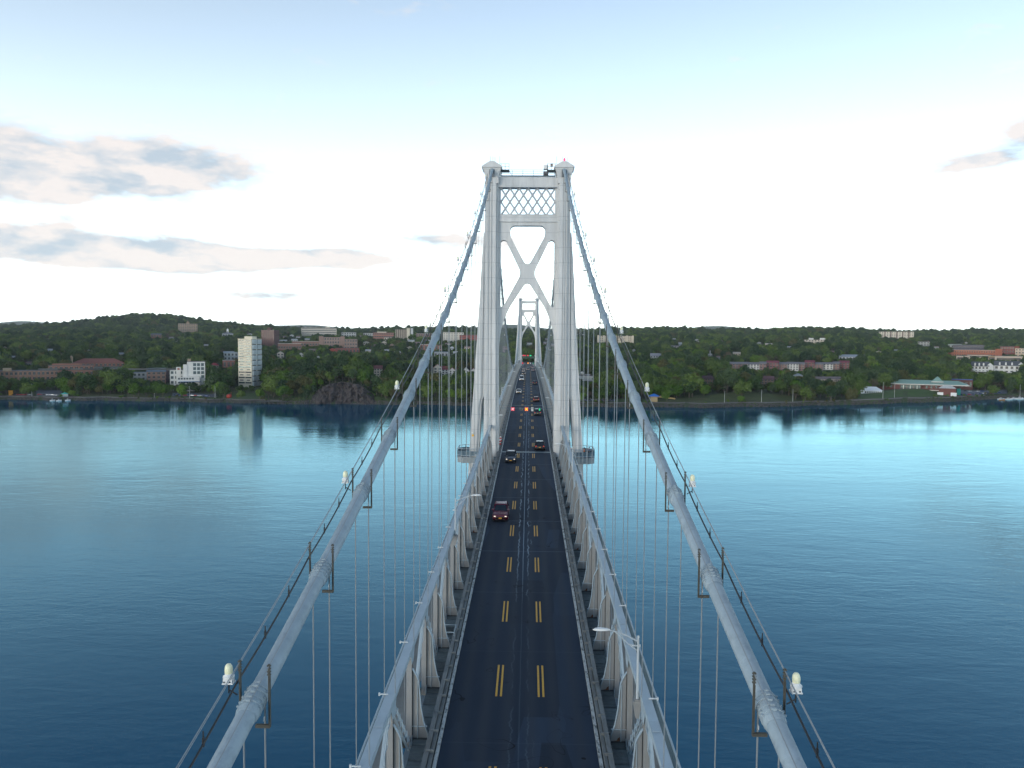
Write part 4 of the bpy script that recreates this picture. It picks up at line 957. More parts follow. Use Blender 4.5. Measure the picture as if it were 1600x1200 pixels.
M_LAWN2 = mat('rough_grass', (.055, .075, .022), .95, var=.3, scale=.08, dirt=(.07, .055, .035), dirt_amt=.7, dirt_scale=.06)
M_TAR = mat('parking_asphalt', (.085, .10, .13), .85, var=.15, scale=.1)
M_PATH = mat('path_paving', (.14, .135, .13), .85, var=.15, scale=.2)
M_ROCK = mat('shore_rock', (.065, .062, .060), .9, var=.4, scale=.5, rand=.2)
LAWNS = [(345, 412, 10, 70, M_LAWN), (230, 350, 9, 22, M_LAWN), (640, 745, 10, 46, M_LAWN2), (905, 1010, 12, 40, M_LAWN), (1010, 1110, 10, 40, M_LAWN2), (1110, 1245, 10, 52, M_LAWN2), (1342, 1480, 12, 62, M_LAWN), (120, 225, 9, 34, M_LAWN2), (545, 582, 44, 62, M_LAWN)]
for pa, pb, sa, sb, m in LAWNS: patch('lawn', pa, pb, sa, sb, m, .2, kind='structure')
PARKS = [(55, 95, 12, 70), (268, 340, 26, 62), (1500, 1575, 14, 70), (905, 962, 16, 34), (18, 50, 12, 24)]
for pa, pb, sa, sb in PARKS: patch('parking_lot', pa, pb, sa, sb, M_TAR, .35, kind='structure')
patch('waterfront_path', -80, 440, 5.5, 8.0, M_PATH, .3, kind='structure'); patch('waterfront_path', 900, 1540, 6, 8.5, M_PATH, .3, kind='structure')
# riprap: countless stones along the water's edge
def rocks(pa, pb, s0, s1, n, r0, r1, name='riprap_rocks'):
    q = MB(); rg = random.Random(3)
    ico = [(0, 0, 1), (.89, 0, .45), (.28, .85, .45), (-.72, .53, .45), (-.72, -.53, .45), (.28, -.85, .45), (.72, .53, -.45), (-.28, .85, -.45), (-.89, 0, -.45), (-.28, -.85, -.45), (.72, -.53, -.45), (0, 0, -1)]
    fc = [(0,1,2),(0,2,3),(0,3,4),(0,4,5),(0,5,1),(1,6,2),(2,7,3),(3,8,4),(4,9,5),(5,10,1),(6,7,2),(7,8,3),(8,9,4),(9,10,5),(10,6,1),(11,7,6),(11,8,7),(11,9,8),(11,10,9),(11,6,10)]
    for _ in range(n):
        p = gpt(rg.uniform(pa, pb), rg.uniform(s0, s1)); r_ = rg.uniform(r0, r1)
        if abs(p.x) < 3 and False: continue
        q.add([(p.x+x*r_*rg.uniform(.7, 1.3), p.y+y*r_*rg.uniform(.7, 1.3), p.z+z*r_*rg.uniform(.5, .9)) for x, y, z in ico], fc)
    return q.build(name, M_ROCK, kind='stuff')
rocks(-250, 1700, -.5, 5.5, 6500, .5, 1.25)
# rock bluff
def cliff():
    q = MB(); nx, nz_ = 90, 26; vs_ = []
    for j in range(nz_+1):
        for i in range(nx+1):
            px = 452+(612-452)*i/nx; t = j/nz_; top = elev(px, 26)-1.0; prof = min(1, max(.10, gs(px, 537, 50)*1.5))*(1+.18*mnoise.noise((px*.09, 0, 4.4)))
            s = 1.0+t*18*(1.15-prof*.55); z = -1+(top*prof+1.5+elev(px, 6)*(1-prof))*t**.9
            v = gpt(px, s); v.z = z
            nn = mnoise.fractal((px*.12, z*.16, 3.1), 1.0, 2.2, 5); blk = mnoise.noise((px*.35+z*.1, z*.35, 9.7))
            v.y -= 4.6*nn*prof+2.4*blk*prof+2; v.z += .7*mnoise.noise((px*.3, z*.4, 1.7)); vs_.append(tuple(v))
    q.add(vs_, [(j*(nx+1)+i, j*(nx+1)+i+1, (j+1)*(nx+1)+i+1, (j+1)*(nx+1)+i) for j in range(nz_) for i in range(nx)])
    q.build('rock_cliff', mat('cliff_rock', (.048, .041, .044), .95, var=.6, scale=.3, stretch=(1, 1, .5), dirt=(.10, .09, .075), dirt_amt=.8, dirt_scale=.35, bump=1.0, bscale=.9), kind='structure')
cliff()

# ================================================================== buildings
BLD = []            # (px0, px1, ytop, ybase, s) used to keep trees from hiding them
M_WIN = mat('window_glass', (.03, .04, .05), .15, var=.1, spec=.7)
M_WFR = mat('window_frame', (.55, .55, .53), .6)
_win = {}
def win_mesh(w_, h, frame=True, name='window'):
    key = (round(w_, 1), round(h, 1), frame, name)
    if key not in _win:
        q = MB(); q.box(-w_/2, w_/2, -.10, .02, -h/2, h/2)
        if frame:
            q.cur = 1; q.box(-w_/2-.12, w_/2+.12, -.16, .0, -h/2-.15, -h/2); q.box(-w_/2-.12, w_/2+.12, -.16, .0, h/2, h/2+.12); q.box(-.05, .05, -.13, -.10, -h/2, h/2)
        _win[key] = q.mesh(name, [M_WIN, M_WFR])
    return _win[key]
_bc = [0]
def wallmat(c):
    if c[0] > 1.7*c[2]: c = tuple(v*.78 for v in c)
    k = 'wall_%02d_%02d_%02d' % tuple(int(v*100) for v in c)
    return mat(k, c, .85, var=.10, scale=.15, dirt=tuple(v*.75 for v in c), dirt_amt=.5, dirt_scale=.12)
def base_at(px, y): s = s_for(px, y); return s
def bld(name, label, cat, px0, px1, yt, yb, wall, roof=None, roofc=(.10, .10, .11), floors=0, bays=0, D=None, rot=0, sink=2.0, side=0, win=(.5, .55), frame=True, rh=None, group=None, eave=.5, s=None, lot=True, windows=True):
    """one building: front face between image columns px0..px1, top at row yt and visible foot at row yb"""
    pc = (px0+px1)/2
    if s is None: s = s_for(pc, yb+sink)
    d = s+shore(pc); ppm = F_PX/d; Wf = (px1-px0)/ppm
    g = elev(pc, s); H = max(CAMZ-(yt-hor(pc))/ppm-g, 2.5)
    th = -math.atan((pc-800)/F_PX)+YAW+R(rot); p = px2w(pc, d); p.z = g
    t = thing(name, label, cat, tuple(p), th, group)
    W = Wf/ (abs(math.cos(R(rot))) + (0 if D is None or rot == 0 else 0)); D = D or max(8, min(18, W*.6))
    if rot: W = max(4, (Wf-D*abs(math.sin(R(rot))))/abs(math.cos(R(rot))))
    rh = rh if rh is not None else (min(W, D)*.32 if roof in ('gable', 'hip', 'gablef') else 0)
    Hw = H-rh
    wm = wallmat(wall); rm = mat('roof_%02d_%02d_%02d' % tuple(int(v*100) for v in roofc), roofc, .8, var=.12, scale=.4)
    q = MB(); q.box(-W/2, W/2, -D/2, D/2, -6, Hw)
    if roof == 'gable': q.prism([(-D/2, Hw), (D/2, Hw), (0, H-.1)], 'x', -W/2, W/2)
    if roof == 'gablef': q.prism([(-W/2, Hw), (W/2, Hw), (0, H-.1)], 'y', -D/2, D/2)
    wl = q.build('wall', wm, t)
    q = MB()
    if roof == 'gable':
        for sg in (-1, 1): q.bar((0, sg*(D/2+eave), Hw-eave*.6), (0, 0, H), W+2*eave, .3)
    elif roof == 'gablef':
        for sg in (-1, 1): q.bar((sg*(W/2+eave), 0, Hw-eave*.6), (0, 0, H), D+2*eave, .3, side=(0, 1, 0))
    elif roof == 'hip':
        r_ = min(W, D)/2; e = eave; q.add([(-W/2-e, -D/2-e, Hw), (W/2+e, -D/2-e, Hw), (W/2+e, D/2+e, Hw), (-W/2-e, D/2+e, Hw), (-W/2+r_ if W > D else 0, 0, H), (W/2-r_ if W > D else .01, 0, H)], [(0,1,5,4), (1,2,5), (2,3,4,5), (3,0,4), (0,3,2,1)])
    else:
        q.box(-W/2-.15, W/2+.15, -D/2-.15, D/2+.15, Hw-.05, Hw+.5)
    q.build('roof', rm, t)
    if windows and floors and bays:
        fh = Hw/floors; bw = W/bays; me = win_mesh(bw*win[0], fh*win[1], frame)
        for f in range(floors):
            for k in range(bays): put('window', me, t, (-W/2+bw*(k+.5), -D/2-.02, fh*(f+.52)))
            for k in range(side):
                sx = -1 if rot > 0 else 1; put('window', me, t, (sx*(W/2+.02), -D/2+D/side*(k+.5), fh*(f+.52)), (0, 0, sx*math.pi/2))
    BLD.append((px0-2, px1+2, yt, yb, s)); t['_dummy'] = 0; del t['_dummy']
    return t, dict(W=W, D=D, H=H, Hw=Hw, g=g, s=s, ppm=ppm, wm=wm, rm=rm)
BR = (.26, .12, .085); CREAM = (.60, .56, .46); WHT = (.62, .62, .60); PINK = (.26, .18, .155); SAND = (.42, .33, .24); GREY = (.30, .31, .32); MAR = (.15, .05, .05); SLATE = (.09, .11, .14)
# --- left bank
def addbox(t, nm, m, *bx): q = MB(); q.box(*bx); return q.build(nm, m, t)
t, i = bld('industrial_building', 'low brick waterfront building with flat tan roofs at the far left', 'building', 0, 84, 579, 593, (.33, .19, .14), floors=2, bays=14, D=24)
addbox(t, 'roof_unit', wallmat(SAND), -i['W']/2+8, -i['W']/2+17, -14, -4, i['Hw'], i['Hw']+3.5)
t, i = bld('railway_station', 'long brick station hall with maroon roof and small round chimney turret', 'building', 118, 190, 560, 577, (.28, .13, .09), 'hip', (.20, .075, .06), floors=2, bays=12, D=26, rh=6)
q = MB(); q.lathe([(1.7, 0), (1.7, i['H']+1.5), (1.9, i['H']+1.6), (1.2, i['H']+3.6), (0, i['H']+4.2)], 10, (-i['W']/2-1, -6, 0)); q.build('turret', wallmat(SAND), t)
t, i = bld('brick_annex', 'stepped brick annex with grey ramp in front of the station hall', 'building', 80, 142, 571, 585, (.30, .15, .11), floors=2, bays=9, D=16)
addbox(t, 'roof_unit', i['wm'], -i['W']/2+4, i['W']/2-14, -3, 6, i['Hw']+.4, i['Hw']+2.6)
t, i = bld('train_shed', 'low train shed with white framed openings below the station', 'building', 144, 190, 573, 579, (.10, .14, .14), floors=1, bays=10, D=8, win=(.45, .7))
bld('shop_building', 'low blue and cream shed left of the pink apartment block', 'building', 208, 232, 582, 593, (.42, .44, .44), roofc=(.16, .2, .25), floors=2, bays=4, D=10)
bld('apartment_block', 'pink brick apartment block with blue grey roof beside the white offices', 'building', 230, 257, 575, 596, (.36, .22, .18), 'gable', (.14, .19, .24), floors=3, bays=4, D=16, rh=4)
bld('brick_block', 'dark purple brick block wedged against the white offices', 'building', 254, 268, 577, 594, (.16, .11, .13), floors=3, bays=2, D=14)
# --- white modern office group
t, i = bld('white_office', 'white modern waterfront office building with big dark square windows and stair tower', 'building', 293, 319, 565, 599, (.64, .64, .62), floors=5, bays=4, D=14, win=(.66, .66), frame=False, side=0, s=100, windows=False)
W, D, Hw = i['W'], i['D'], i['Hw']
me = win_mesh(3.1, 3.4, False)
for f in range(4):
    for k in range(3):
        if f == 0 and k < 2: continue
        put('window', me, t, (-W/2+8.0+k*4.2, -D/2-.02, Hw-3.2-(3-f)*4.6))
addbox(t, 'stair_tower', i['wm'], -W/2-4.2, -W/2, -D/2-.6, D/2-4, -4, Hw-3.2); addbox(t, 'roof_unit', wallmat(SAND), -W/2+.5, -W/2+4, -3, 2, Hw+.3, Hw+3.3)
addbox(t, 'lower_wing', i['wm'], -W/2-10.5, W/2-6, -D/2-7, -D/2-.62, -4, Hw-17.0)
for k in range(6):
    put('window', win_mesh(2.0, 1.9, False), t, (-W/2-8.6+k*2.9, -D/2-7.02, Hw-18.9))
    put('window', win_mesh(2.4, 1.6, False), t, (-W/2-8.6+k*2.9, -D/2-7.02, Hw-23.4))
addbox(t, 'awning', mat('blue_awning', (.05, .12, .28), .6), -W/2-9, W/2-5, -D/2-10, -D/2-7.02, Hw-22.6, Hw-22.0)
t, i = bld('white_office_wing', 'lower white office wing with paired dark windows left of the tall white offices', 'building', 266, 291, 578, 597, (.62, .62, .60), floors=4, bays=4, D=12, win=(.62, .55), frame=False, s=102)
addbox(t, 'lift_tower', i['wm'], -2.6, 2.4, -i['D']/2-.7, 3, -3, i['Hw']+3.4); addbox(t, 'panel', mat('panel_red', (.30, .09, .08)), -1.3, 1.2, -i['D']/2-.78, -i['D']/2-.7, i['Hw']+.3, i['Hw']+2.4)
bld('pavilion', 'small pavilion with a red hipped roof among trees right of the white offices', 'pavilion', 328, 341, 567, 575, (.30, .28, .26), 'hip', (.36, .05, .06), D=9, rh=3.2)
bld('park_building', 'low grey roofed building with a red front left of the cream tower', 'building', 348, 366, 563, 574, (.28, .12, .10), roofc=(.30, .33, .36), floors=1, bays=3, D=8)
bld('warehouse', 'pale blue white warehouse left of the cream tower', 'building', 350, 371, 549, 561, (.48, .52, .54), 'gable', (.38, .42, .45), floors=2, bays=4, D=12, rh=2)
# --- cream tower
s_ = 128.0; pc = 390; d_ = s_+shore(pc); ppm = F_PX/d_; g_ = elev(pc, s_); Ht = CAMZ-(530-hor(pc))/ppm-g_
p = px2w(393, d_-9); p.z = g_
t = thing('apartment_tower', 'tall cream apartment tower with striped window bands standing on the waterfront', 'tower block', tuple(p), -math.atan((pc-800)/F_PX)+YAW+R(-31))
CT = wallmat((.66, .60, .48)); CB = mat('balcony_blue_grey', (.42, .48, .51), .7, var=.08)
addbox(t, 'wall', CT, -17.5, 0, 0, 21.5, -4, Ht); addbox(t, 'roof_penthouse', CT, -11.5, -1.5, 4, 14, Ht, Ht+3.4); addbox(t, 'roof_parapet', CT, -17.8, .3, -.3, 21.8, Ht-.1, Ht+.6)
nf = 18; fh = Ht/nf
me1 = win_mesh(7.8, 1.5, False, 'window_strip'); me2 = win_mesh(4.4, 1.05, False, 'window_strip')
for f in range(1, nf):
    for k in (0, 1):
        wide = f % 2; put('window_strip', me1 if wide else me2, t, (-13.1+k*8.7, -.02, fh*(f+.45)))
for k in range(nf//2):                                             # deep balconies on the right face
    for j in (0, 1):
        q = MB(); q.loft([[(0, j*10.6+1.0, z), (0, j*10.6+10.0, z), (1.5*w_, j*10.6+9.6, z), (1.5*w_, j*10.6+1.4, z)] for z, w_ in ((fh*(2*k+.2), .75), (fh*(2*k+1.0), 1.0), (fh*(2*k+1.85), 1.0))]); q.build('balcony', CB, t)
        put('window_strip', win_mesh(8.0, .9, False, 'window_strip'), t, (.06, j*10.6+5.5, fh*(2*k+2)-.1), (0, 0, math.pi/2))
BLD.append((368, 412, 527, 603, s_))
# --- second line
t, i = bld('apartment_tower', 'tan brick apartment building standing high on the wooded hillside', 'tower block', 280, 308, 506, 520, (.36, .26, .18), floors=7, bays=9, D=20, win=(.55, .5), sink=3)
q = MB(); q.box(-4, 5, -3, 8, i['Hw'], i['Hw']+5); q.box(-2, 2, -3.2, 6, i['Hw']+5, i['Hw']+8); q.build('roof_penthouse', i['wm'], t)
t, i = bld('church', 'white cupola above a slate roofed hall among hillside trees', 'church', 348, 364, 519, 527, (.40, .42, .44), 'hip', SLATE, floors=1, bays=4, D=20, rh=4)
q = MB(); q.box(-2.6, 2.6, -2.6, 2.6, i['Hw'], i['Hw']+9); q.lathe([(3.0, 0), (3.0, .6), (2.4, 3.2), (.4, 5), (0, 8)], 10, (0, 0, i['Hw']+9)); q.build('cupola', wallmat((.72, .73, .73)), t)
q = MB(); q.box(-1.0, 1.0, -2.7, -2.6, i['Hw']+3.2, i['Hw']+6.6); q.build('louvre', M_WIN, t)
bld('brick_house', 'rust brick house half hidden on the hillside left of the tan apartments', 'house', 237, 252, 521, 530, (.27, .13, .10), 'gable', SLATE, floors=2, bays=4, D=14, rh=3)
t, i = bld('apartment_tower', 'dark maroon brick tower block behind the cream tower', 'tower block', 409, 436, 516, 543, (.13, .065, .065), floors=12, bays=6, D=22, rot=-28, win=(.35, .4), frame=False, side=4)
addbox(t, 'roof_unit', i['wm'], -4, 3, -6, 4, i['Hw'], i['Hw']+5)
t, i = bld('office_slab', 'long pale office slab with horizontal window stripes on the skyline', 'office building', 472, 525, 512.5, 526, (.56, .51, .44), D=26, sink=3)
for f in range(6):
    put('window_strip', win_mesh(round(i['W']-3, 1), i['Hw']/6*.38, False, 'window_strip'), t, (0, -i['D']/2-.02, i['Hw']/6*(f+.5)))
addbox(t, 'roof_penthouse', i['wm'], i['W']/2-38, i['W']/2-22, -6, 6, i['Hw'], i['Hw']+6); q = MB(); q.tube([(-i['W']/2+44, 0, i['Hw']), (-i['W']/2+44, 0, i['Hw']+17)], [1.2, .2], 6); q.build('mast', M_DARK, t)
t, i = bld('school', 'pink stone school with tall windows and corner pavilions', 'school', 499, 538, 527, 541, PINK, floors=3, bays=10, D=20, win=(.5, .6)); 
for sx in (-1, 1): addbox(t, 'corner_pavilion', i['wm'], *sorted((sx*i['W']/2, sx*(i['W']/2-9))), -i['D']/2-1.5, -i['D']/2+4, -3, i['Hw']+2.2)
bld('school_wing', 'pink stone school wing with the dark stair link', 'school', 538, 558, 530, 544, (.22, .15, .13), floors=3, bays=5, D=16)
bld('brick_hall', 'long flat brick hall with a pale roof edge right of the dark tower', 'building', 435, 470, 537, 547, (.25, .13, .10), roofc=(.5, .48, .46), floors=1, bays=9, D=18, win=(.6, .3))
bld('brick_hall', 'flat roofed brick range running behind the trees left of the school', 'building', 457, 500, 533.5, 541, (.27, .15, .12), roofc=(.5, .48, .46), floors=1, bays=10, D=16, win=(.6, .3))
bld('red_roof_house', 'house with a bright red gabled roof in front of the pink school', 'house', 512, 527, 544, 552, (.34, .08, .07), 'gablef', (.30, .05, .05), floors=1, bays=2, D=14, rh=4)
bld('brick_row_house', 'red brick building with white corner piers below the pink school', 'building', 524, 561, 544, 551, (.28, .09, .075), floors=1, bays=7, D=10)
bld('small_white_house', 'small cream gabled house below the brick hall', 'house', 433, 443, 549, 558, (.55, .50, .44), 'gablef', (.35, .36, .38), floors=2, bays=2, D=10, rh=3)
bld('white_building', 'white flat building with a taller right part near the skyline', 'building', 534, 556, 519.5, 527, (.60, .59, .56), floors=3, bays=6, D=16)
bld('white_building', 'long white low block beside the brick hospital on the skyline', 'building', 568, 584, 520.5, 526, (.62, .60, .56), floors=2, bays=5, D=14)
t, i = bld('brick_block', 'red and cream banded hospital block near the skyline', 'building', 583, 615, 520, 530, (.36, .16, .12), floors=3, bays=12, D=20, win=(.7, .4), frame=False)
addbox(t, 'roof_unit', wallmat(CREAM), -18, 8, -8, 6, i['Hw'], i['Hw']+3)
t, i = bld('office_block', 'dark striped office block with two cream stair towers', 'office building', 618, 635, 515, 530, (.16, .13, .11), D=16, sink=3)
for k in range(6): addbox(t, 'concrete_fin', wallmat(CREAM), -i['W']/2+i['W']/6*k, -i['W']/2+i['W']/6*k+1.0, -i['D']/2-.6, -i['D']/2, -3, i['Hw'])
addbox(t, 'stair_tower', wallmat(CREAM), i['W']/2, i['W']/2+9, -10, 2, -6, i['Hw']+4); addbox(t, 'stair_tower', wallmat((.5, .53, .55)), i['W']/2+11, i['W']/2+18, -8, 4, -6, i['Hw']+4)
bld('brick_block', 'brown brick blocks with white roofs right of the striped office', 'building', 650, 682, 521.5, 527.5, (.32, .19, .16), roofc=(.6, .6, .6), floors=2, bays=9, D=16)
bld('flat_roof_building', 'flat white roofed brick building behind the left cable', 'building', 657, 690, 538.5, 546, (.30, .15, .12), roofc=(.62, .60, .57), floors=1, bays=6, D=20)
t, i = bld('hospital_block', 'long cream building seen behind the left suspender ropes', 'building', 692, 724, 519.5, 532, (.55, .53, .48), floors=5, bays=8, D=24, win=(.4, .35), frame=False)
bld('red_brick_block', 'red brick block with window bands left of the tower leg', 'building', 718, 748, 523.5, 533, (.34, .075, .06), floors=4, bays=6, D=22, win=(.8, .3), frame=False)
bld('blue_roof_building', 'low building with a slate blue roof behind the left ropes', 'building', 678, 700, 550, 558, (.28, .30, .33), roofc=(.17, .22, .30), floors=1, bays=4, D=18)
t, i = bld('cream_house', 'tall cream house with stepped maroon roofs among trees on the bluff', 'house', 584, 597, 571, 588, (.60, .52, .42), 'gable', MAR, floors=4, bays=3, D=12, rh=3.5, sink=3)
for k, (a, c, yt) in enumerate(((677, 690, 569), (690, 700, 572), (701, 712, 574), (713, 722, 575), (723, 733, 574), (734, 745, 575))):
    bld('townhouse', 'white townhouse with maroon roof behind the left ropes, %s of the row from the left' % ('first', 'second', 'third', 'fourth', 'fifth', 'sixth')[k], 'house', a, c, yt, 585, WHT if k else (.62, .56, .48), 'gablef' if k in (0, 2, 4, 5) else 'gable', (.19, .04, .045) if k != 4 else (.34, .36, .38), floors=3, bays=2, D=14, rh=4.2, group='townhouse row behind the left suspender ropes', sink=2)
bld('pink_block', 'pink block seen between the tower leg and the far cables', 'building', 785, 793, 541.5, 550, (.42, .26, .24), floors=3, bays=3, D=12)
bld('white_porch_house', 'white house with tall columns framed in the far tower', 'house', 822.5, 831, 535.5, 541, (.66, .67, .68), floors=1, bays=4, D=10, win=(.4, .5))
for k, (px, y) in enumerate(((851, 528.5), (849, 534), (852, 541), (856, 546), (861, 537))):
    bld('small_house', 'small pale house right of the far tower, %s from the top' % ('first', 'second', 'fourth', 'fifth', 'third')[k], 'house', px, px+5, y, y+5, (.5, .46, .44), 'gable', (.3, .3, .33), floors=1, bays=2, D=8, rh=2, group='hillside houses right of the far tower')
# --- right bank
t, i = bld('viewing_pavilion', 'white flat pavilion with a round white tank behind the right ropes', 'pavilion', 904, 926, 587, 594, (.66, .66, .63), D=10, sink=0)
q = MB(); q.lathe([(.4, 0), (.4, 1), (1.6, 1.4), (2.5, 2.6), (2.5, 3.6), (1.6, 4.9), (0, 5.4)], 14, (-i['W']/2+4.4, -2, i['Hw'])); q.build('round_tank', wallmat((.62, .62, .58)), t)
addbox(t, 'roof_unit', wallmat(GREY), -1, 6, -3, 3, i['Hw'], i['Hw']+2.0)
bld('white_roof_building', 'white roofed low block behind the right ropes on the skyline', 'building', 901, 913, 522.5, 526, (.58, .58, .56), floors=1, bays=4, D=12)
t, i = bld('apartment_slab', 'wide cream apartment block behind the right cable on the skyline', 'apartment block', 933, 988, 525, 537, (.54, .47, .37), floors=5, bays=18, D=20, win=(.4, .45), frame=False, sink=3)
for k in range(7): addbox(t, 'bay_pier', wallmat((.60, .54, .44)), -i['W']/2+i['W']/6.2*k, -i['W']/2+i['W']/6.2*k+4, -i['D']/2-1.6, -i['D']/2, -3, i['Hw']+1.2)
bld('white_house', 'large white house with grey roof above the trees right of the cable', 'house', 1016, 1032, 552, 561, (.60, .60, .58), 'gable', (.30, .30, .32), floors=2, bays=4, D=12, rh=4)
bld('white_house', 'small white hipped house high on the right slope', 'house', 1085, 1092, 529.5, 535, (.66, .64, .60), 'hip', (.45, .42, .38), floors=2, bays=3, D=9, rh=2)
bld('white_house', 'tiny white gabled house left of the high hipped one', 'house', 1049, 1055, 528.5, 531.5, (.6, .6, .6), 'gable', (.5, .5, .5), floors=1, bays=2, D=8, rh=1.5)
bld('grey_house', 'long grey roofed house at mid slope', 'house', 1048, 1060, 540, 544, (.36, .33, .32), 'gable', (.28, .26, .27), floors=1, bays=3, D=9, rh=2)
t, i = bld('church', 'little white church with a thin spire among the trees', 'church', 1106, 1112, 551.5, 556, (.60, .62, .62), 'gablef', (.4, .44, .46), floors=1, bays=2, D=12, rh=2)
q = MB(); q.lathe([(1.0, 0), (1.0, 3), (0, 8)], 6, (0, -4, i['Hw'])); q.build('spire', wallmat((.7, .7, .7)), t)
bld('brick_cottage', 'brick cottage with a dark roof left of the round waterfront tree', 'house', 1098, 1114, 587, 598, (.34, .22, .16), 'gable', (.10, .06, .07), floors=2, bays=4, D=10, rh=3.4, sink=1)
bld('brick_cottage', 'brick cottage with a plum roof above the grassy bank', 'house', 1190, 1209, 587.5, 599, (.35, .22, .16), 'gable', (.12, .06, .07), floors=2, bays=4, D=10, rh=3.6, sink=1)
bld('cream_house', 'cream gabled house above the row of townhouses on the right', 'house', 1145, 1156, 550, 557, (.56, .50, .38), 'gable', (.42, .38, .33), floors=2, bays=3, D=10, rh=2.5)
RT = [(1139, 1154, 565.5, 0), (1155, 1167, 565.5, 0), (1168, 1186, 566, 1), (1187, 1197, 565, 0), (1198, 1216, 563.5, 2), (1217, 1229, 566, 0), (1230, 1247, 565.5, 1), (1248, 1257, 566, 0), (1258, 1272, 563, 2), (1273, 1285, 566, 0), (1286, 1301, 566, 1), (1302, 1311, 565, 0), (1312, 1326, 563.5, 2)]
for k, (a, c, yt, kd) in enumerate(RT):
    lb = ('pink brick', 'white fronted', 'maroon roofed')[kd]+' townhouse, %s from the left in the long right bank terrace' % ORD[k]
    t, i = bld('townhouse', lb, 'house', a, c, yt, 577 if kd != 1 else 578, ((.34, .20, .18), (.62, .61, .58), (.27, .11, .11))[kd], 'gable', (.17, .04, .06) if kd == 2 else (.16, .16, .18), floors=3, bays=max(2, int((c-a)/4)), D=12, rh=2.6, group='terrace of townhouses on the right bank', sink=2, s=s_for(1230, 579)+ (4 if kd else 0))
for k, a in enumerate((1275, 1286, 1297, 1306)):
    bld('garden_flat', 'low dark roofed terrace house, %s from the left above the willow' % ORD[k], 'house', a, a+9.5, 588.5, 597, (.40, .34, .30), 'gable', (.15, .13, .14), floors=1, bays=3, D=10, rh=2.6, group='low terrace above the willows', sink=2, s=s_for(1295, 599))
bld('white_house', 'white hipped house peeping out above the willow', 'house', 1240, 1254, 583.5, 590, (.55, .57, .58), 'hip', (.28, .32, .35), floors=1, bays=3, D=10, rh=2.5)
t, i = bld('hotel', 'cream flat topped building with two white roof boxes on the skyline', 'building', 1249, 1288, 531, 536, (.60, .53, .43), floors=3, bays=9, D=18)
addbox(t, 'roof_box', wallmat((.68, .68, .66)), -10, 2, -5, 5, i['Hw'], i['Hw']+5); addbox(t, 'roof_box', wallmat((.68, .68, .66)), i['W']/2-16, i['W']/2-1, -5, 5, i['Hw'], i['Hw']+5)
bld('cream_house', 'cream house with bare gable left of the skyline hotel', 'house', 1195, 1207, 536.5, 541, (.56, .46, .38), 'gable', (.5, .46, .42), floors=1, bays=3, D=10, rh=1.5)
bld('white_house', 'white gabled house left of the cream one below the skyline', 'house', 1182, 1188, 534, 539, (.6, .6, .56), 'gablef', (.4, .4, .4), floors=1, bays=2, D=8, rh=2)
bld('blue_roof_house', 'long white house with blue grey roofs above the terrace', 'house', 1312, 1350, 554, 561, (.52, .54, .56), 'gable', (.26, .31, .37), floors=1, bays=8, D=14, rh=3.5)
t, i = bld('apartment_block', 'cream apartment building with brown vertical strips on the right skyline', 'apartment block', 1374, 1423, 518.5, 530, (.60, .55, .46), floors=6, bays=14, D=18, win=(.4, .4), frame=False, sink=3)
for k in range(5): addbox(t, 'brown_strip', wallmat((.17, .11, .09)), -i['W']/2+i['W']*(.16+.17*k), -i['W']/2+i['W']*(.16+.17*k)+3.4, -i['D']/2-1.2, -i['D']/2, -3, i['Hw']+2.0)
bld('grey_block', 'grey green box shaped building below the skyline apartments', 'building', 1433, 1450, 534, 542, (.34, .37, .37), floors=3, bays=4, D=14)
bld('green_roof_block', 'pale green roofed block behind the orange brick building', 'building', 1480, 1500, 538, 544, (.36, .40, .38), roofc=(.34, .42, .38), floors=1, bays=4, D=14)
bld('dark_roof_block', 'dark slate roofed block behind the long orange brick building', 'building', 1491, 1536, 539, 548, (.10, .10, .12), floors=2, bays=9, D=18, win=(.3, .3))
t, i = bld('brick_complex', 'long orange brick building with a taller end pavilion', 'building', 1477, 1548, 547, 555.5, (.42, .15, .09), roofc=(.45, .40, .35), floors=2, bays=22, D=20, win=(.45, .4), frame=False)
addbox(t, 'end_pavilion', i['wm'], i['W']/2, i['W']/2+11, -i['D']/2-2, 8, -6, i['Hw']+3)
t, i = bld('brick_complex', 'dark red brick building with a round corner tower at the right edge', 'building', 1560, 1582, 541.5, 555, (.24, .07, .065), floors=3, bays=6, D=20, win=(.5, .45))
q = MB(); q.lathe([(4.5, -6), (4.5, i['Hw']+.5), (4.7, i['Hw']+1)], 14, (i['W']/2+4, -i['D']/2+2, 0)); q.build('corner_tower', wallmat((.30, .10, .07)), t)
bld('cream_block', 'cream building beyond the round brick tower at the right edge', 'building', 1588, 1622, 544.5, 556, (.50, .40, .30), floors=3, bays=8, D=18, win=(.5, .45))
for k, (a, c, y0, y1) in enumerate(((1495, 1513, 556, 562), (1513, 1545, 554.5, 558), (1545, 1560, 556, 563), (1557, 1594, 556.5, 564))):
    bld('parking_deck', 'cream parking deck with a dark open storey, %s from the left' % ORD[k], 'parking deck', a, c, y0, y1, (.52, .44, .36) if k != 2 else (.45, .34, .22), floors=1, bays=1, D=16, win=(.86, .42), frame=False, group='parking decks below the brick buildings', sink=1.5)
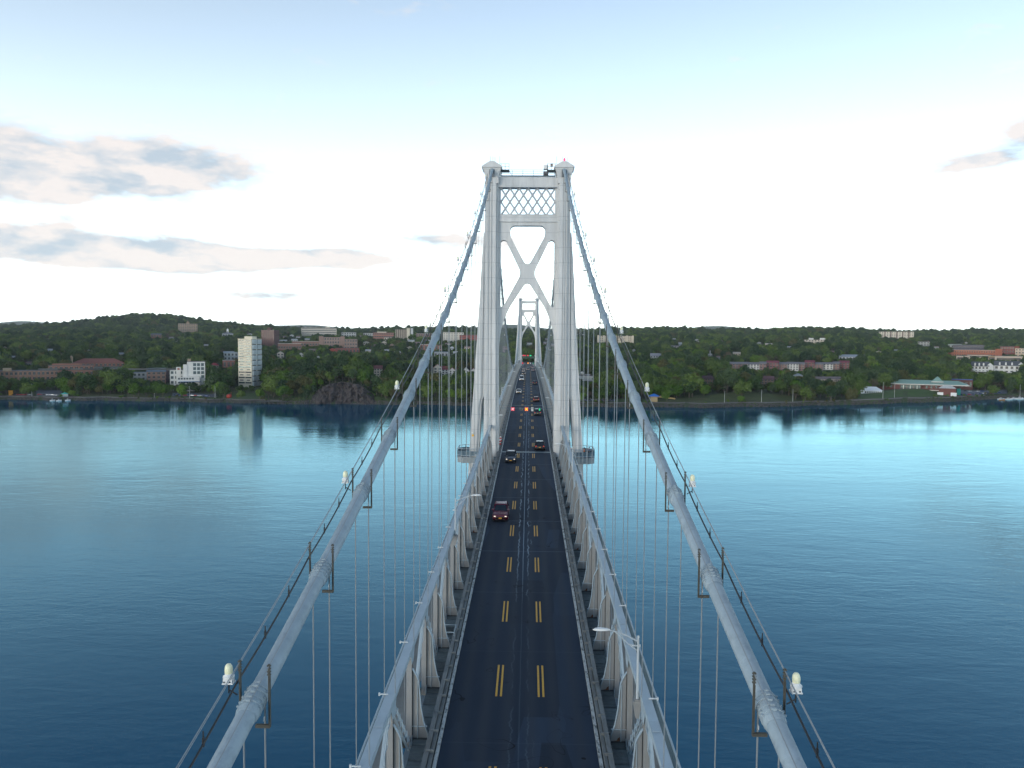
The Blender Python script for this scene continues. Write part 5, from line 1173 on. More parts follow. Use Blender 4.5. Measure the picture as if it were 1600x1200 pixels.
for k, (a, c, yt, yb) in enumerate(((1519, 1543, 565, 581), (1556, 1590, 564, 583))):
    t, i = bld('white_mansion', ('left' if k == 0 else 'right')+' one of two white houses with dark dormered roofs above the marina', 'house', a, c, yt, yb, (.64, .65, .64), 'gable', (.075, .085, .10), floors=2, bays=5, D=14, rh=6.5, group='white dormered houses above the marina', sink=2)
    for j in range(3):
        xx = -i['W']/2+i['W']*(.22+.24*j); q = MB(); q.box(xx-1, xx+1, -i['D']/2-.2, -i['D']/2+5, i['Hw']+.6, i['Hw']+3.6); q.prism([(xx-1.3, i['Hw']+3.6), (xx+1.3, i['Hw']+3.6), (xx, i['Hw']+4.9)], 'y', -i['D']/2-.4, -i['D']/2+5); q.build('dormer', wallmat((.68, .69, .68)), t)
    q = MB(); q.box(i['W']/2-3, i['W']/2+6, -i['D']/2+1, 5, -5, i['Hw']+.6); q.prism([(i['W']/2-3, i['Hw']+.6), (i['W']/2+6, i['Hw']+.6), (i['W']/2+1.5, i['Hw']+5)], 'y', -i['D']/2+1, 5); q.build('gable_wing', i['wm'], t)
    addbox(t, 'veranda', i['wm'], -i['W']/2-1, i['W']/2-2, -i['D']/2-2.4, -i['D']/2, -3, 3.2)
    q = MB(); q.box(-i['W']/2+.5, i['W']/2-3.5, -i['D']/2-2.5, -i['D']/2-2.42, .8, 2.4); q.build('veranda_opening', M_WIN, t)
LM_ = [(0, 'the left boat ramp'), (120, 'the brick station'), (235, 'the pink apartment block'), (300, 'the white offices'), (385, 'the cream tower'), (440, 'the dark dock'), (530, 'the rock bluff'), (620, 'the left main cable'), (710, 'the white townhouses'), (820, 'the roadway'), (915, 'the round tank pavilion'), (970, 'the right main cable'), (1022, 'the blue roofed kiosk'), (1105, 'the brick cottage'), (1200, 'the plum roofed cottage'), (1290, 'the low terrace'), (1358, 'the white marquee'), (1437, 'the green roofed restaurant'), (1482, 'the small brick building'), (1535, 'the marina car lot'), (1600, 'the marina')]
XH = [(75, 529, 6, 0), (77, 545, 9, 1), (98, 552, 5, 0), (8, 541, 6, 2), (268, 526, 7, 1), (277, 532, 6, 0), (322, 538, 6, 3), (377, 530, 6, 2), (391, 521, 10, 0), (445, 525, 5, 2), (456, 522.5, 6, 0), (466, 525, 6, 0), (480, 529, 7, 3), (561, 524, 6, 3), (600, 533, 7, 2), (612, 537, 6, 3), (640, 541, 9, 2), (634, 556, 6, 0), (652, 534, 7, 3), (668, 531, 8, 0), (706, 541, 6, 1), (990, 545, 5, 0), (1062, 535, 5, 1), (1126, 531, 4, 2), (1372, 548, 9, 2), (1399, 546, 5, 0), (1462, 541, 6, 1), (1508, 534, 4, 0), (1300, 548, 5, 3), (1122, 556, 5, 1), (1232, 541, 5, 2), (20, 556, 5, 3), (442, 531, 12, 2), (460, 529.5, 9, 0), (488, 545, 10, 3), (470, 551, 7, 0), (572, 533, 9, 2), (588, 538, 8, 3), (575, 546, 8, 2), (604, 546, 7, 0), (621, 549, 9, 3), (548, 557, 8, 2), (606, 526, 12, 2), (642, 531, 10, 0), (664, 552, 8, 0), (700, 536, 9, 2), (712, 549, 8, 1), (730, 541, 9, 2), (497, 556, 6, 0), (45, 565, 8, 1), (140, 545, 6, 0), (190, 551, 7, 2)]
used_ = {}
for k, (px, y, w_, kd) in enumerate(sorted(XH)):
    lm = min(LM_, key=lambda q: abs(q[0]-px)); hk = ('white', 'pale blue', 'cream', 'tan brick')[kd]; used_[(lm[1], kd)] = used_.get((lm[1], kd), 0)+1
    bld('small_house', (ORD[used_[(lm[1], kd)]-1]+' ' if used_[(lm[1], kd)] > 1 else '')+'small %s house on the wooded slope above %s' % (hk, lm[1]), 'house', px-w_/2, px+w_/2, y, y+4.2, ((.62, .62, .60), (.42, .48, .52), (.58, .52, .42), (.34, .24, .19))[kd], 'gable' if k % 3 else 'gablef', ((.28, .29, .31), (.40, .42, .44), (.22, .16, .15))[k % 3], floors=1, bays=3, D=9, rh=2.2, group='scattered houses on the wooded slope')
# --- riverside restaurant with green roof
s_ = 66.0; pc = 1437; d_ = s_+shore(pc); ppm = F_PX/d_; g_ = elev(pc, s_); p = px2w(pc, d_); p.z = g_
t = thing('restaurant', 'long brick restaurant with a pale green metal roof and pyramid skylight', 'restaurant', tuple(p), -math.atan((pc-800)/F_PX)+YAW)
W = 135/ppm; GRN = mat('green_metal_roof', (.20, .33, .29), .5, var=.08, stretch=(1, 1, 1)); TRIM = wallmat((.62, .60, .55)); BW = wallmat((.17, .07, .06))
addbox(t, 'wall', BW, -W/2+5, W/2-14, -8, 10, -3, 5.6)
q = MB(); q.add([(-W/2, -12, 5.6), (W/2, -12, 5.6), (W/2, 12, 5.6), (-W/2, 12, 5.6), (-W/2+7, 0, 10.4), (W/2-11, 0, 10.2)], [(0,1,5,4), (1,2,5), (2,3,4,5), (3,0,4), (0,3,2,1)]); q.build('roof', GRN, t)
for k in range(46): q = MB(); x = -W/2+4+k*(W-9)/46; q.bar((x, -11.9, 5.72), (min(max(x, -W/2+7), W/2-11), -.3, 10.38), .10, .14); q.build('roof_seam', GRN, t)
addbox(t, 'fascia', TRIM, -W/2-.1, W/2+.1, -12.2, -12, 5.0, 5.9)
q = MB(); q.add([(13, -6, 9.0), (25, -6, 9.0), (25, 6, 9.0), (13, 6, 9.0), (19, 0, 15.2)], [(0,1,4), (1,2,4), (2,3,4), (3,0,4), (0,3,2,1)]); py = q.build('pyramid_roof', GRN, t); addbox(py, 'fascia', TRIM, 12.7, 25.3, -6.4, -6.1, 8.2, 9.2)
addbox(t, 'glazed_bay', M_WIN, -20, 2, -13.6, -8, -2, 4.6)
for k in range(7): addbox(t, 'bay_pier', TRIM if k % 2 else BW, -20.3+k*3.6, -19.7+k*3.6, -13.9, -13.6, -2, 4.4)
addbox(t, 'bay_wall', BW, -26, -20.4, -13.8, -8, -4, 4.8); addbox(t, 'terrace', TRIM, -19, 6, -17, -13.9, -2.6, -1.2); addbox(t, 'terrace', TRIM, 6, 30, -13, -9, -1.4, -.6)
for k in range(6): put('window', win_mesh(2.2, 2.6), t, (8+k*5, -8.02, 2.6))
for k in range(4): put('window', win_mesh(2.2, 2.4), t, (-W/2+9+k*4.2, -8.02, 2.4))
BLD.append((1366, 1508, 577, 604, s_))
t = thing('marquee_tent', 'white marquee tent with a row of dark openings left of the restaurant', 'tent', tuple(gpt(1358, 62)), -math.atan((1358-800)/F_PX)+YAW)
TW = mat('tent_canvas', (.66, .70, .74), .7, var=.04)
q = MB(); q.box(-14, 14, -6, 6, -2, 3.4); q.build('tent_wall', TW, t)
q = MB(); q.add([(-14.6, -6.6, 3.4), (14.6, -6.6, 3.4), (14.6, 6.6, 3.4), (-14.6, 6.6, 3.4), (-8, 0, 7.6), (8, 0, 7.6)], [(0,1,5,4), (1,2,5), (2,3,4,5), (3,0,4), (0,3,2,1)]); q.build('tent_roof', TW, t)
for k in range(9): put('opening', win_mesh(1.3, 2.2, False, 'opening'), t, (-3+k*1.9, -6.02, 1.4))
BLD.append((1338, 1380, 590, 602, 62))
bld('patio_bar', 'brick patio bar with a bright blue awning at the right end of the restaurant', 'building', 1484, 1518, 593, 606, (.15, .065, .055), roofc=(.05, .13, .40), floors=1, bays=6, D=10, win=(.5, .4))
t, i = bld('pump_house', 'small brick building with white doors on the waterfront lawn', 'building', 1470, 1493, 602, 615, (.20, .08, .065), 'hip', (.42, .44, .44), floors=1, bays=2, D=9, s=24, windows=False, rh=3.4)
for x in (-7, 6.5): addbox(t, 'white_door', M_WHITE, x-3.0, x+3.0, -i['D']/2-1.2, -i['D']/2-.02, -1, 3.0)
t, i = bld('container', 'turquoise storage container beside the small brick building', 'container', 1497, 1502, 608, 612.5, (.03, .30, .27), roofc=(.03, .30, .27), D=4, s=22, floors=0)
t, i = bld('beach_booth', 'cream kiosk with a bright blue tarp roof on the right bank lawn', 'kiosk', 1017, 1028, 615, 623, (.50, .38, .22), 'hip', (.02, .16, .55), D=7, rh=2.6, s=15, eave=2.0)
t = thing('timber_stack', 'long yellow timber stack lying slanted on the bank right of the blue roofed kiosk', 'timber stack', tuple(gpt(1040, 30, .3)), .15)
for k in range(5): q = MB(); q.bar((-10.5, -1.0+k*.5, 3.6), (10.5, -1.0+k*.5, .9), .46, 1.5, side=(0, 1, 0)); q.build('timber', mat('timber_yellow', (.46, .31, .12), .8, rand=.2), t)
bld('tent_stall', 'turquoise and white stall by the left boat ramp', 'stall', 95, 104, 613, 618.5, (.4, .45, .46), 'hip', (.05, .42, .36), D=6, rh=1.6, s=12)
bld('orange_sign_board', 'orange banner board standing on the left waterfront', 'sign', 12, 18, 611, 614.5, (.75, .34, .05), D=1, s=14, roofc=(.75, .34, .05))
t = thing('sculpture', 'round red sculpture on the lawn near the cream tower', 'sculpture', tuple(gpt(357, 14, .2)))
q = MB(); q.lathe([(1.2, 0), (2.4, .8), (2.9, 2.2), (2.5, 3.8), (1.2, 4.6), (0, 4.8)], 14); q.tube([(1.8, 0, 4), (2.2, 0, 6), (1.4, 0, 6.8)], .3, 6); q.build('sculpture_body', mat('sculpture_red', (.42, .05, .035), .5), t)
# dock
t = thing('dock', 'dark wooden dock standing in the water below the cream tower', 'dock', tuple(px2w(407, shore(407)-3)))
q = MB(); q.box(-4, 28, -5, 1, 2.2, 2.8); q.build('dock_deck', M_DARK, t)
for k in range(8):
    for yy in (-4.6, .4): q = MB(); q.tube([(-3+k*4.2, yy, -4), (-3+k*4.2, yy, 3.6 if k % 2 else 2.3)], .25, 6); q.build('pile', M_DARK, t)
q = MB(); q.bar((-4, -4.9, 3.8), (28, -4.9, 3.8), .08, .08); q.build('dock_rail', M_WHITE, t)
# poles along the waterfront
PO = [(48, 600), (335, 603), (295, 604), (1133, 612), (1191, 609), (1240, 609), (1300, 607), (1381, 598), (1399, 596), (648, 600), (722, 602), (240, 615)]
for k, (px, yt) in enumerate(PO):
    s_ = 9.0; h = CAMZ-(yt-hor(px))*(s_+shore(px))/F_PX-elev(px, s_)
    t = thing('light_pole', 'slim pale light pole on the waterfront path, %s' % (['far left by the boat ramp', 'right of the blue lit driveway', 'in front of the white offices', 'first on the right grassy bank', 'second on the right grassy bank', 'third on the right grassy bank', 'between the two willows', 'left one before the restaurant', 'right one before the restaurant', 'behind the left cable', 'seen between the left ropes', 'short one near the pink block'][k]), 'light pole', tuple(gpt(px, s_)), group='light poles on the waterfront')
    q = MB(); q.tube([(0, 0, -.5), (0, 0, h)], [.22, .13], 6); q.build('pole', mat('pole_grey', (.45, .46, .44), .6), t)
    q = MB(); q.bar((-.1, -.9, h), (.1, .9, h+.05), .3, .12, side=(1, 0, 0)); q.build('lamp_head', M_WHITE, t)
for k, px in enumerate((1127, 1155, 1163, 1206)):
    d_ = 2400; t = thing('stadium_light', 'tall floodlight mast with a lamp bank on the right slope, %s from the left' % ORD[k], 'floodlight', tuple(gpt(px, d_-shore(px))), group='stadium floodlights on the slope')
    h = zat(px, 533.5, d_)-t.location.z; q = MB(); q.tube([(0, 0, 0), (0, 0, h)], .5, 6); q.build('mast', M_ANT, t); q = MB(); q.box(-4.5, 4.5, -.5, .5, h-2.0, h); q.build('lamp_bank', mat('lamp_bank', (.45, .5, .5)), t)
# parked cars
cols = [((.62, .63, .64), 'white'), ((.05, .05, .06), 'black'), ((.30, .32, .35), 'silver'), ((.04, .08, .20), 'blue'), ((.35, .03, .03), 'red'), ((.16, .17, .18), 'grey')]
rg = random.Random(11)
def parkcars(spots, where):
    for k, (px, s_) in enumerate(spots):
        c, cn = cols[rg.randrange(6)]; p = gpt(px, s_, .38)
        t = add_car('car' if rg.random() < .6 else 'suv', c, p.x, p.y, False, cn+' car parked '+where+', '+ORD[k]+' from the left', z=p.z, rz=rg.uniform(-.3, .3)+(1.57 if rg.random() < .5 else 0), detail=False, group='cars parked '+where)
parkcars([(1504+k*6, 18) for k in range(11)], 'in the front row of the marina lot')
parkcars([(1510+k*6.5, 48) for k in range(9)], 'in the back row of the marina lot')
parkcars([(272+k*5.5, 30) for k in range(11)], 'before the white offices')
parkcars([(20+k*6, 16) for k in range(5)]+[(60+k*7, 20) for k in range(5)], 'near the left boat ramp')
parkcars([(908+k*6, 24) for k in range(9)], 'on the right bank behind the suspender ropes')
# boats
def boat(px, s_, rz, lab, L_=7.5, sail=False, hull=(.66, .68, .70)):
    p = px2w(px, s_+shore(px)); p.z = 0; t = thing('motor_boat' if not sail else 'sailing_boat', lab, 'boat', tuple(p), rz, 'boats moored at the marina')
    q = MB(); q.loft([[(x, -wd, .9+sh), (x, -wd*.7, -.2), (x, wd*.7, -.2), (x, wd, .9+sh)] for x, wd, sh in ((-L_/2, 1.0, 0), (-L_/4, 1.3, 0), (L_/8, 1.25, .1), (L_/3, .8, .3), (L_/2, .08, .5))]); q.build('hull', wallmat(hull), t)
    q = MB(); q.loft([[(-L_*.2, -.9, .9), (L_*.2, -.9, .9), (L_*.2, .9, .9), (-L_*.2, .9, .9)], [(-L_*.15, -.7, 2.1), (L_*.08, -.7, 2.1), (L_*.08, .7, 2.1), (-L_*.15, .7, 2.1)]]); q.build('cabin', wallmat((.6, .62, .64)), t)
    q = MB(); q.box(-L_*.18, L_*.165, -.93, .93, 1.25, 1.7); q.build('windscreen', M_WIN, t)
    if sail: q = MB(); q.tube([(0, 0, 1), (0, 0, 17)], [.14, .08], 6); q.bar((-3.2, 0, 2.6), (0, 0, 2.6), .2, .2); q.build('mast', M_WHITE, t)
for a in [(1566, -6, .1, 'white motor boat moored at the left end of the marina', 8), (1578, -12, .0, 'white cabin boat in the middle of the marina', 9), (1586, -3, .3, 'white boat with dark cover close to the marina shore', 8), (1595, -12, .1, 'large white boat at the right edge of the marina', 11)]: boat(*a)
boat(1568, -20, .05, 'orange hulled boat in front of the marina', 7, hull=(.55, .24, .06)); boat(1595.5, -2, .2, 'sailing boat with a tall white mast at the marina', 9, True)
for k, px in enumerate((80, 90, 104)):
    boat(px, -3, .6, 'small white boat by the left boat ramp, %s from the left' % ORD[k], 5)
# long viaduct line behind the station
t = thing('railway_viaduct', 'low grey railway embankment wall running behind the left waterfront buildings', 'viaduct', tuple(gpt(150, 120)))
t.location = (0, 0, 0); vs_ = []
q = MB()
for pa, pb in zip(range(60, 340, 10), range(70, 350, 10)):
    a = gpt(pa, 142); c = gpt(pb, 142); za = zat(pa, 575.5, 142+shore(pa)); zc = zat(pb, 575.5, 142+shore(pb)); q.bar((a.x, a.y, za-1.0), (c.x, c.y, zc-1.0), 2.0, 1.2, side=(0, 0, 1))
q.build('viaduct_deck', M_DARK, t)

# ================================================================== trees
def leaf_mat(name, c0, c1):
    m, nt, b = new_mat(name); n = nt.nodes; l = nt.links
    oi = n.new('ShaderNodeObjectInfo'); geo = n.new('ShaderNodeNewGeometry')
    t = n.new('ShaderNodeTexNoise'); t.inputs['Scale'].default_value = .45; t.inputs['Detail'].default_value = 4; l.new(geo.outputs['Position'], t.inputs['Vector'])
    ad = n.new('ShaderNodeMath'); ad.operation = 'ADD'; l.new(oi.outputs['Random'], ad.inputs[0]); l.new(t.outputs['Fac'], ad.inputs[1])
    mr = n.new('ShaderNodeMapRange'); mr.inputs[1].default_value = .45; mr.inputs[2].default_value = 1.55; l.new(ad.outputs[0], mr.inputs[0])
    cr = n.new('ShaderNodeValToRGB'); e = cr.color_ramp.elements; e[0].color = (*c0, 1); e[1].color = (*c1, 1); l.new(mr.outputs[0], cr.inputs[0])
    l.new(cr.outputs[0], b.inputs['Base Color']); b.inputs['Roughness'].default_value = .75; b.inputs['Specular IOR Level'].default_value = .15
    return m
ML = [leaf_mat('leaves_mixed_green', (.026, .062, .018), (.12, .18, .040)), leaf_mat('leaves_fresh_green', (.042, .10, .014), (.12, .21, .03)), leaf_mat('leaves_dark_green', (.022, .050, .024), (.064, .105, .042)), leaf_mat('leaves_olive', (.045, .060, .020), (.11, .11, .042))]
M_TWIG = leaf_mat('bare_twigs', (.085, .070, .055), (.15, .12, .09)); M_BARK = mat('bark', (.10, .085, .07), .9, var=.3, scale=2)
def crown(seed, rx, rz_, h0, mat_, nclump=230, lobes=7, leaf=.95, conifer=False, willow=False):
    rg = random.Random(seed); q = MB(); LB = []
    if conifer: LB = [(Vector((0, 0, h0+rz_*2*t)), rx*(1-t)*1.0+.3, .9) for t in [k/6 for k in range(7)]]
    else:
        LB = [(Vector((0, 0, h0+rz_)), rx*.72, rz_*.8/(rx*.72))]
        for k in range(lobes):
            a = k*2*math.pi/lobes+rg.uniform(-.4, .4); rr = rx*rg.uniform(.38, .62); zz = rz_*rg.uniform(-.5, .55)
            LB.append((Vector((rr*math.cos(a), rr*math.sin(a), h0+rz_+zz)), rx*rg.uniform(.34, .52), rg.uniform(.75, 1.05)))
        LB.append((Vector((rg.uniform(-1, 1)*rx*.2, rg.uniform(-1, 1)*rx*.2, h0+rz_*1.62)), rx*.42, .9))
    ico = [(0, 0, 1), (.89, 0, .45), (.28, .85, .45), (-.72, .53, .45), (-.72, -.53, .45), (.28, -.85, .45), (.72, .53, -.45), (-.28, .85, -.45), (-.89, 0, -.45), (-.28, -.85, -.45), (.72, -.53, -.45), (0, 0, -1)]
    fc = [(0,1,2),(0,2,3),(0,3,4),(0,4,5),(0,5,1),(1,6,2),(2,7,3),(3,8,4),(4,9,5),(5,10,1),(6,7,2),(7,8,3),(8,9,4),(9,10,5),(10,6,1),(11,7,6),(11,8,7),(11,9,8),(11,10,9),(11,6,10)]
    for c, r_, zs in LB: q.add([(c.x+x*r_*.64, c.y+y*r_*.64, c.z+z*r_*.64*zs) for x, y, z in ico], fc)
    for _ in range(int(nclump*1.35)):
        c, r_, zs = LB[rg.randrange(len(LB))]
        while True:
            v = Vector((rg.gauss(0, 1), rg.gauss(0, 1), rg.gauss(.25, 1))); 
            if v.length > .1: v.normalize(); break
        p = c+Vector((v.x*r_, v.y*r_, v.z*r_*zs))*rg.uniform(.66, 1.18)
        for _k in range(5):
            nrm = (v+Vector((rg.gauss(0, .55), rg.gauss(0, .55), rg.gauss(.1, .55)))).normalized(); u = nrm.orthogonal().normalized(); u.rotate(Matrix.Rotation(rg.uniform(0, 6.28), 3, nrm)); w_ = nrm.cross(u)
            s_ = leaf*rg.uniform(.45, 1.0); o_ = p+Vector((rg.gauss(0, .5), rg.gauss(0, .5), rg.gauss(0, .45)))*leaf
            if willow: u = Vector((u.x*.4, u.y*.4, -1)).normalized(); w_ = nrm.cross(u).normalized()
            q.add([o_-u*s_*(1.6 if willow else 1), o_+w_*s_*.62, o_+u*s_*(1.6 if willow else 1), o_-w_*s_*.62], [(0, 1, 2, 3)])
    return q.mesh('crown', mat_)
def trunk(h, r_, seed, limbs=4, rx=3):
    rg = random.Random(seed); q = MB(); q.tube([(0, 0, -1), (rg.uniform(-.2, .2), 0, h*.5), (rg.uniform(-.4, .4), rg.uniform(-.3, .3), h)], [r_*1.25, r_*.8, r_*.4], 6)
    for k in range(limbs):
        a = k*2*math.pi/limbs+rg.uniform(-.4, .4); q.tube([(0, 0, h*.55), (math.cos(a)*rx*.35, math.sin(a)*rx*.35, h*.85), (math.cos(a)*rx*.65, math.sin(a)*rx*.65, h*1.2)], [r_*.5, r_*.3, r_*.1], 5)
    return q.mesh('trunk', M_BARK)
def bare(seed, rx, h):
    rg = random.Random(seed); q = MB()
    def br(p, d, ln, r_, lv):
        e = p+d*ln; q.tube([p, (p+e)/2+Vector((rg.gauss(0, .08), rg.gauss(0, .08), 0))*ln, e], [r_, r_*.8, r_*.6], 4, caps=False)
        if lv == 0: return
        for _ in range(4 if lv > 1 else 5):
            nd = (d+Vector((rg.gauss(0, .6), rg.gauss(0, .6), rg.gauss(.12, .35)))).normalized(); br(p+d*ln*rg.uniform(.45, 1), nd, ln*rg.uniform(.55, .8), r_*.55, lv-1)
    for _ in range(5): br(Vector((0, 0, h*.28)), Vector((rg.gauss(0, .5), rg.gauss(0, .5), 1)).normalized(), h*.27, .22, 3)
    return q.mesh('crown', M_TWIG)
KINDS = [  # adjective, crown, trunk
    ('round mixed green', crown(1, 6.0, 5.2, 3.0, ML[0]), trunk(5.5, .35, 1), .5), ('broad green', crown(2, 7.0, 5.0, 3.2, ML[0], 260, 8), trunk(5.5, .4, 2), .5),
    ('fresh green', crown(3, 5.5, 5.0, 2.2, ML[1]), trunk(4.5, .3, 3), .5), ('bright rounded', crown(4, 5.0, 4.4, 1.6, ML[1], 200, 6), trunk(4, .3, 4), .5),
    ('dark dense', crown(5, 5.8, 6.2, 2.4, ML[2], 250, 7), trunk(5, .35, 5), .5), ('tall dark', crown(6, 4.4, 7.2, 3.0, ML[2], 230, 7), trunk(7, .35, 6), .5),
    ('olive brown', crown(7, 5.6, 5.0, 2.6, ML[3], 210, 7), trunk(5, .3, 7), .5), ('bare twiggy', bare(8, 6, 13), trunk(6, .35, 8), .5),
    ('conical dark', crown(9, 3.4, 5.6, 1.2, ML[2], 200, 5, .8, True), trunk(5, .3, 9, 0), .5), ('drooping willow', crown(10, 6.5, 4.6, .8, ML[3], 330, 8, .95, False, True), trunk(4, .4, 10), .5)]
WT = [20, 18, 14, 6, 16, 12, 13, 8, 3, 0]
def pick(rg, s):
    w_ = list(WT)
    if s < 50: w_[3] += 14; w_[2] += 8
    if s > 1600: w_ = [24, 24, 5, 0, 22, 14, 16, 7, 2, 0]
    return rg.choices(range(10), w_)[0]
def blocked(px, s, top_y, half):
    for a, c, yt, yb, sb in BLD:
        if s < sb+6 and px+half*.75 > a and px-half*.75 < c and top_y < yb-(1.2 if sb > 300 else 1.5) and s > -5: return True
        if abs(s-sb) < 14 and a-1 < px < c+1: return True
    for pa, pb, sa, sb, m in LAWNS:
        if pa+1 < px < pb-1 and sa-1 < s < sb: return 'lawn'
    for pa, pb, sa, sb in PARKS:
        if pa-1 < px < pb+1 and sa-1 < s < sb+2: return True
    return False
rg = random.Random(21); near_trees = []; mass = []
def scatter():
    s = 9.0
    while s < 4300:
        sp = 9.5 if s < 120 else 11 if s < 350 else 13 if s < 900 else 17 if s < 1800 else 23 if s < 3000 else 38
        px = -170.0
        while px < 1780:
            d = s+shore(px); stp = sp*F_PX/d
            x_ = px+rg.uniform(-.45, .45)*stp; s_ = s+rg.uniform(-.45, .45)*sp; px += stp
            w = px2w(x_, s_+shore(x_))
            if abs(w.x) < 13 and w.y < 1130: continue
            big = 1.0 if s < 900 else 1.15 if s < 1800 else 1.5 if s < 3000 else 1.8
            sc = (rg.uniform(.80, 1.75) if s < 2800 else rg.uniform(.8, 1.25))*big*(.8 if s < 30 else 1)
            if s < 26 and rg.random() < (.55 if x_ < 440 or x_ > 1100 else .25): continue
            if mnoise.noise((w.x*.006, w.y*.006, 2.2)) > .52 and s > 300 and rg.random() < .7: continue
            g = elev(x_, s_); hgt = 13.2*sc*(min(1.0, 1.0) if s < 1800 else .8); ty = hor(x_)+(CAMZ-(g+hgt*.95))*F_PX/d; half = 5.5*sc*F_PX/d
            if 492 < x_ < 588 and s_ < 20: continue
            if 1362 < x_ < 1512 and s_ < 84: continue
            bk = blocked(x_, s_, ty, half)
            if bk == 'lawn' and rg.random() < .97: continue
            if bk is True: 
                sc *= .45; ty = hor(x_)+(CAMZ-(g+6.2*sc/.45*.45*2))*F_PX/d
                if s < 60 or blocked(x_, s_, ty, half*.5): continue
            mass.append((w.x, w.y, g-.3, pick(rg, s), sc, x_, s_))
        s += sp
scatter()
mass.sort(key=lambda t: (t[6]+shore(t[5]))/t[4] if 0 < t[5] < 1600 else 1e9)
def tree_label(kd, px, s_, sc):
    k = min(LM_, key=lambda q: abs(q[0]-px)); side = 'left of' if px < k[0]-6 else 'right of' if px > k[0]+6 else 'at'
    row = 'at the water edge' if s_ < 18 else 'on the waterfront' if s_ < 40 else 'in the second row' if s_ < 75 else 'up the bank' if s_ < 140 else 'on the slope'
    size = 'small ' if sc < .95 else 'large ' if sc > 1.45 else ''
    return '%s%s tree %s, %s %s' % (size, KINDS[kd][0], row, side, k[1])
special = [(1266, 12, 9, 1.15), (1331, 14, 9, 1.0), (1500, 52, 7, 1.5), (1345, 30, 0, 1.35), (208, 12, 3, 1.25), (253, 12, 2, 1.2), (283, 12, 3, 1.15), (62, 250, 7, 1.3), (150, 700, 7, 1.6), (520, 70, 5, 1.25), (535, 72, 5, 1.3), (512, 66, 7, 1.25), (1160, 30, 1, 1.5), (1078, 40, 0, 1.45), (111, 12, 3, .7), (470, 14, 6, .8), (481, 17, 0, .7), (490, 15, 4, .55), (596, 14, 6, .8), (604, 11, 0, .75), (612, 10, 6, .8), (500, 23, 2, .6), (586, 20, 2, .55), (574, 24, 0, .5), (515, 25, 6, .5), (284, 66, 4, .8), (309, 82, 0, .55), (277, 70, 2, .6), (318, 74, 0, .7)]
rg2 = random.Random(5)
for _ in range(230):                                               # scrub along the top of the riprap
    px = rg2.uniform(-60, 1560)
    if 462 < px < 606 or mnoise.noise((px*.02, 0, 6.6)) < -.12: continue
    s_ = rg2.uniform(3.5, 9.5); w = px2w(px, s_+shore(px)); mass.append((w.x, w.y, elev(px, s_)-.2, rg2.choice([0, 1, 2, 4, 6, 6]), rg2.uniform(.10, .30), px, 5000.0))
for _ in range(46):
    px = rg2.uniform(462, 606); f_ = rg2.uniform(.15, 1.05); s_ = 4+15*f_; p_ = min(1, max(.10, gs(px, 537, 50)*1.5)); w = px2w(px, s_+shore(px))
    if p_ > .8 and f_ < .8 and rg2.random() < .75: continue
    mass.append((w.x, w.y-2, (elev(px, 26)-1)*p_*f_**.9+1.0, rg2.choice([0, 2, 4, 6]), rg2.uniform(.16, .36), px, 5000.0))
ind = [(*px2w(px, s_+shore(px))[:2], elev(px, s_)-.3, kd, sc, px, s_) for px, s_, kd, sc in special]+mass[:285]
mass = mass[285:]
ind.sort(key=lambda q: q[5]); tot = {}; seen_ = {}
for q_ in ind: lb = tree_label(q_[3], q_[5], q_[6], q_[4]); tot[lb] = tot.get(lb, 0)+1
for (x, y_, z, kd, sc, px, s_) in ind:
    lb = tree_label(kd, px, s_, sc); seen_[lb] = seen_.get(lb, 0)+1
    if tot[lb] > 1: lb = ORD[seen_[lb]-1]+' '+lb
    t = thing('willow_tree' if kd == 9 else 'bare_tree' if kd == 7 else 'conifer_tree' if kd == 8 else 'tree', lb, 'tree', (x, y_, z), rg.uniform(0, 6.28), 'trees along the east bank')
    t.scale = (sc, sc, sc*rg.uniform(.9, 1.12)); put('crown', KINDS[kd][1], t); put('trunk', KINDS[kd][2], t)
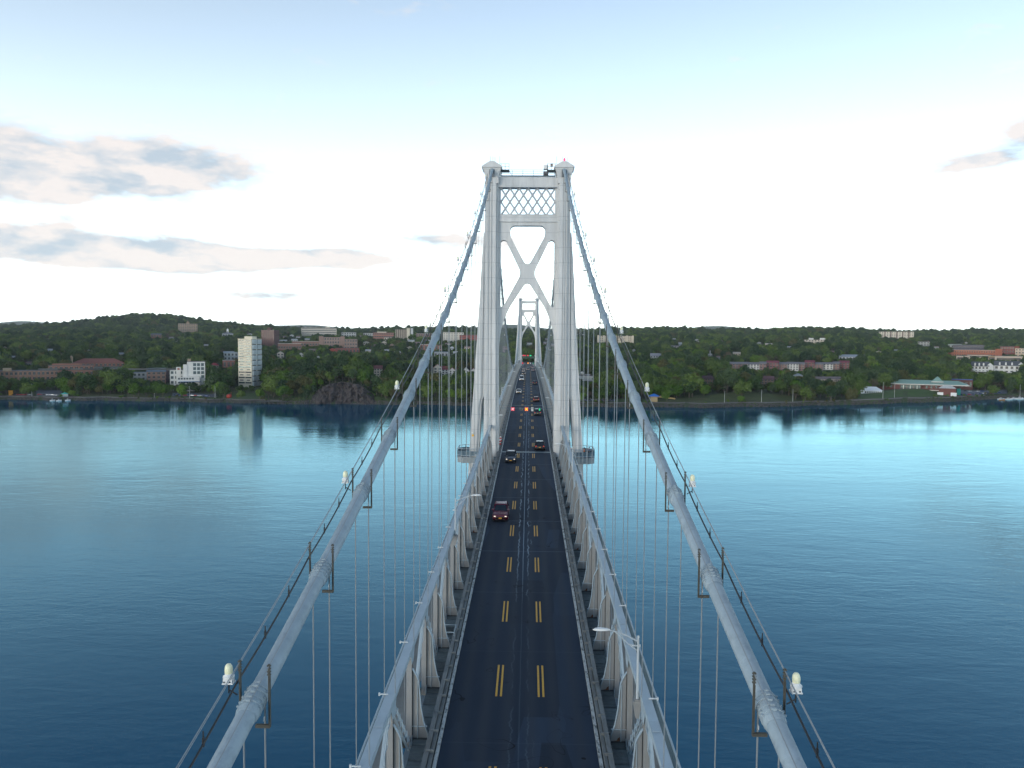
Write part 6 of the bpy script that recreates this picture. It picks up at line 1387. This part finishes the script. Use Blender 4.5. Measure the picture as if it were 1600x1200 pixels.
# the wood behind: one mass of countless trees
kc = bpy.data.collections.new('tree_kinds')
for k, (a, cm, tm, _) in enumerate(KINDS):
    q = MB(); q.v = [tuple(v.co) for v in cm.vertices]; q.f = [list(p.vertices) for p in cm.polygons]; q.mi = [0]*len(q.f); q.cur = 1
    q.add([tuple(v.co) for v in tm.vertices], [list(p.vertices) for p in tm.polygons])
    o = bpy.data.objects.new('kind_%02d' % k, q.mesh('kind_%02d' % k, [cm.materials[0], M_BARK])); kc.objects.link(o)
me = bpy.data.meshes.new('wood_points'); me.from_pydata([m_[:3] for m_ in mass], [], [])
at = me.attributes.new('kind_index', 'INT', 'POINT'); at.data.foreach_set('value', [m_[3] for m_ in mass])
at = me.attributes.new('size', 'FLOAT', 'POINT'); at.data.foreach_set('value', [m_[4] for m_ in mass])
at = me.attributes.new('turn', 'FLOAT', 'POINT'); at.data.foreach_set('value', [rg.uniform(0, 6.28) for _ in mass])
wood = put('wooded_hillside', me, kind='stuff')
ng = bpy.data.node_groups.new('scatter_trees', 'GeometryNodeTree'); ng.interface.new_socket('Geometry', in_out='INPUT', socket_type='NodeSocketGeometry'); ng.interface.new_socket('Geometry', in_out='OUTPUT', socket_type='NodeSocketGeometry')
gi = ng.nodes.new('NodeGroupInput'); go = ng.nodes.new('NodeGroupOutput'); iop = ng.nodes.new('GeometryNodeInstanceOnPoints'); ci = ng.nodes.new('GeometryNodeCollectionInfo')
ci.inputs['Collection'].default_value = kc; ci.inputs['Separate Children'].default_value = True; ci.inputs['Reset Children'].default_value = True
def na(nm, ty): n_ = ng.nodes.new('GeometryNodeInputNamedAttribute'); n_.data_type = ty; n_.inputs['Name'].default_value = nm; return n_.outputs['Attribute']
cx = ng.nodes.new('ShaderNodeCombineXYZ'); ng.links.new(na('turn', 'FLOAT'), cx.inputs[2])
ng.links.new(gi.outputs[0], iop.inputs['Points']); ng.links.new(ci.outputs[0], iop.inputs['Instance']); iop.inputs['Pick Instance'].default_value = True
ng.links.new(na('kind_index', 'INT'), iop.inputs['Instance Index']); ng.links.new(cx.outputs[0], iop.inputs['Rotation']); ng.links.new(na('size', 'FLOAT'), iop.inputs['Scale'])
ng.links.new(iop.outputs[0], go.inputs[0]); md = wood.modifiers.new('scatter', 'NODES'); md.node_group = ng
print('TREES', len(ind), len(mass), 'OBJECTS', len(scene.objects))

# ================================================================== air
hz = MB(); hz.box(-25500, 25500, -8900, 25500, -8, 420)
hm = bpy.data.materials.new('haze_air'); hm.use_nodes = True; nn = hm.node_tree.nodes; nn.clear()
ho = nn.new('ShaderNodeOutputMaterial'); pv = nn.new('ShaderNodeVolumePrincipled'); pv.inputs['Color'].default_value = (.86, .92, 1.0, 1); pv.inputs['Density'].default_value = 3.6e-5; pv.inputs['Anisotropy'].default_value = 0
hm.node_tree.links.new(pv.outputs[0], ho.inputs['Volume'])
HAZE = hz.build('haze', hm, kind='stuff')
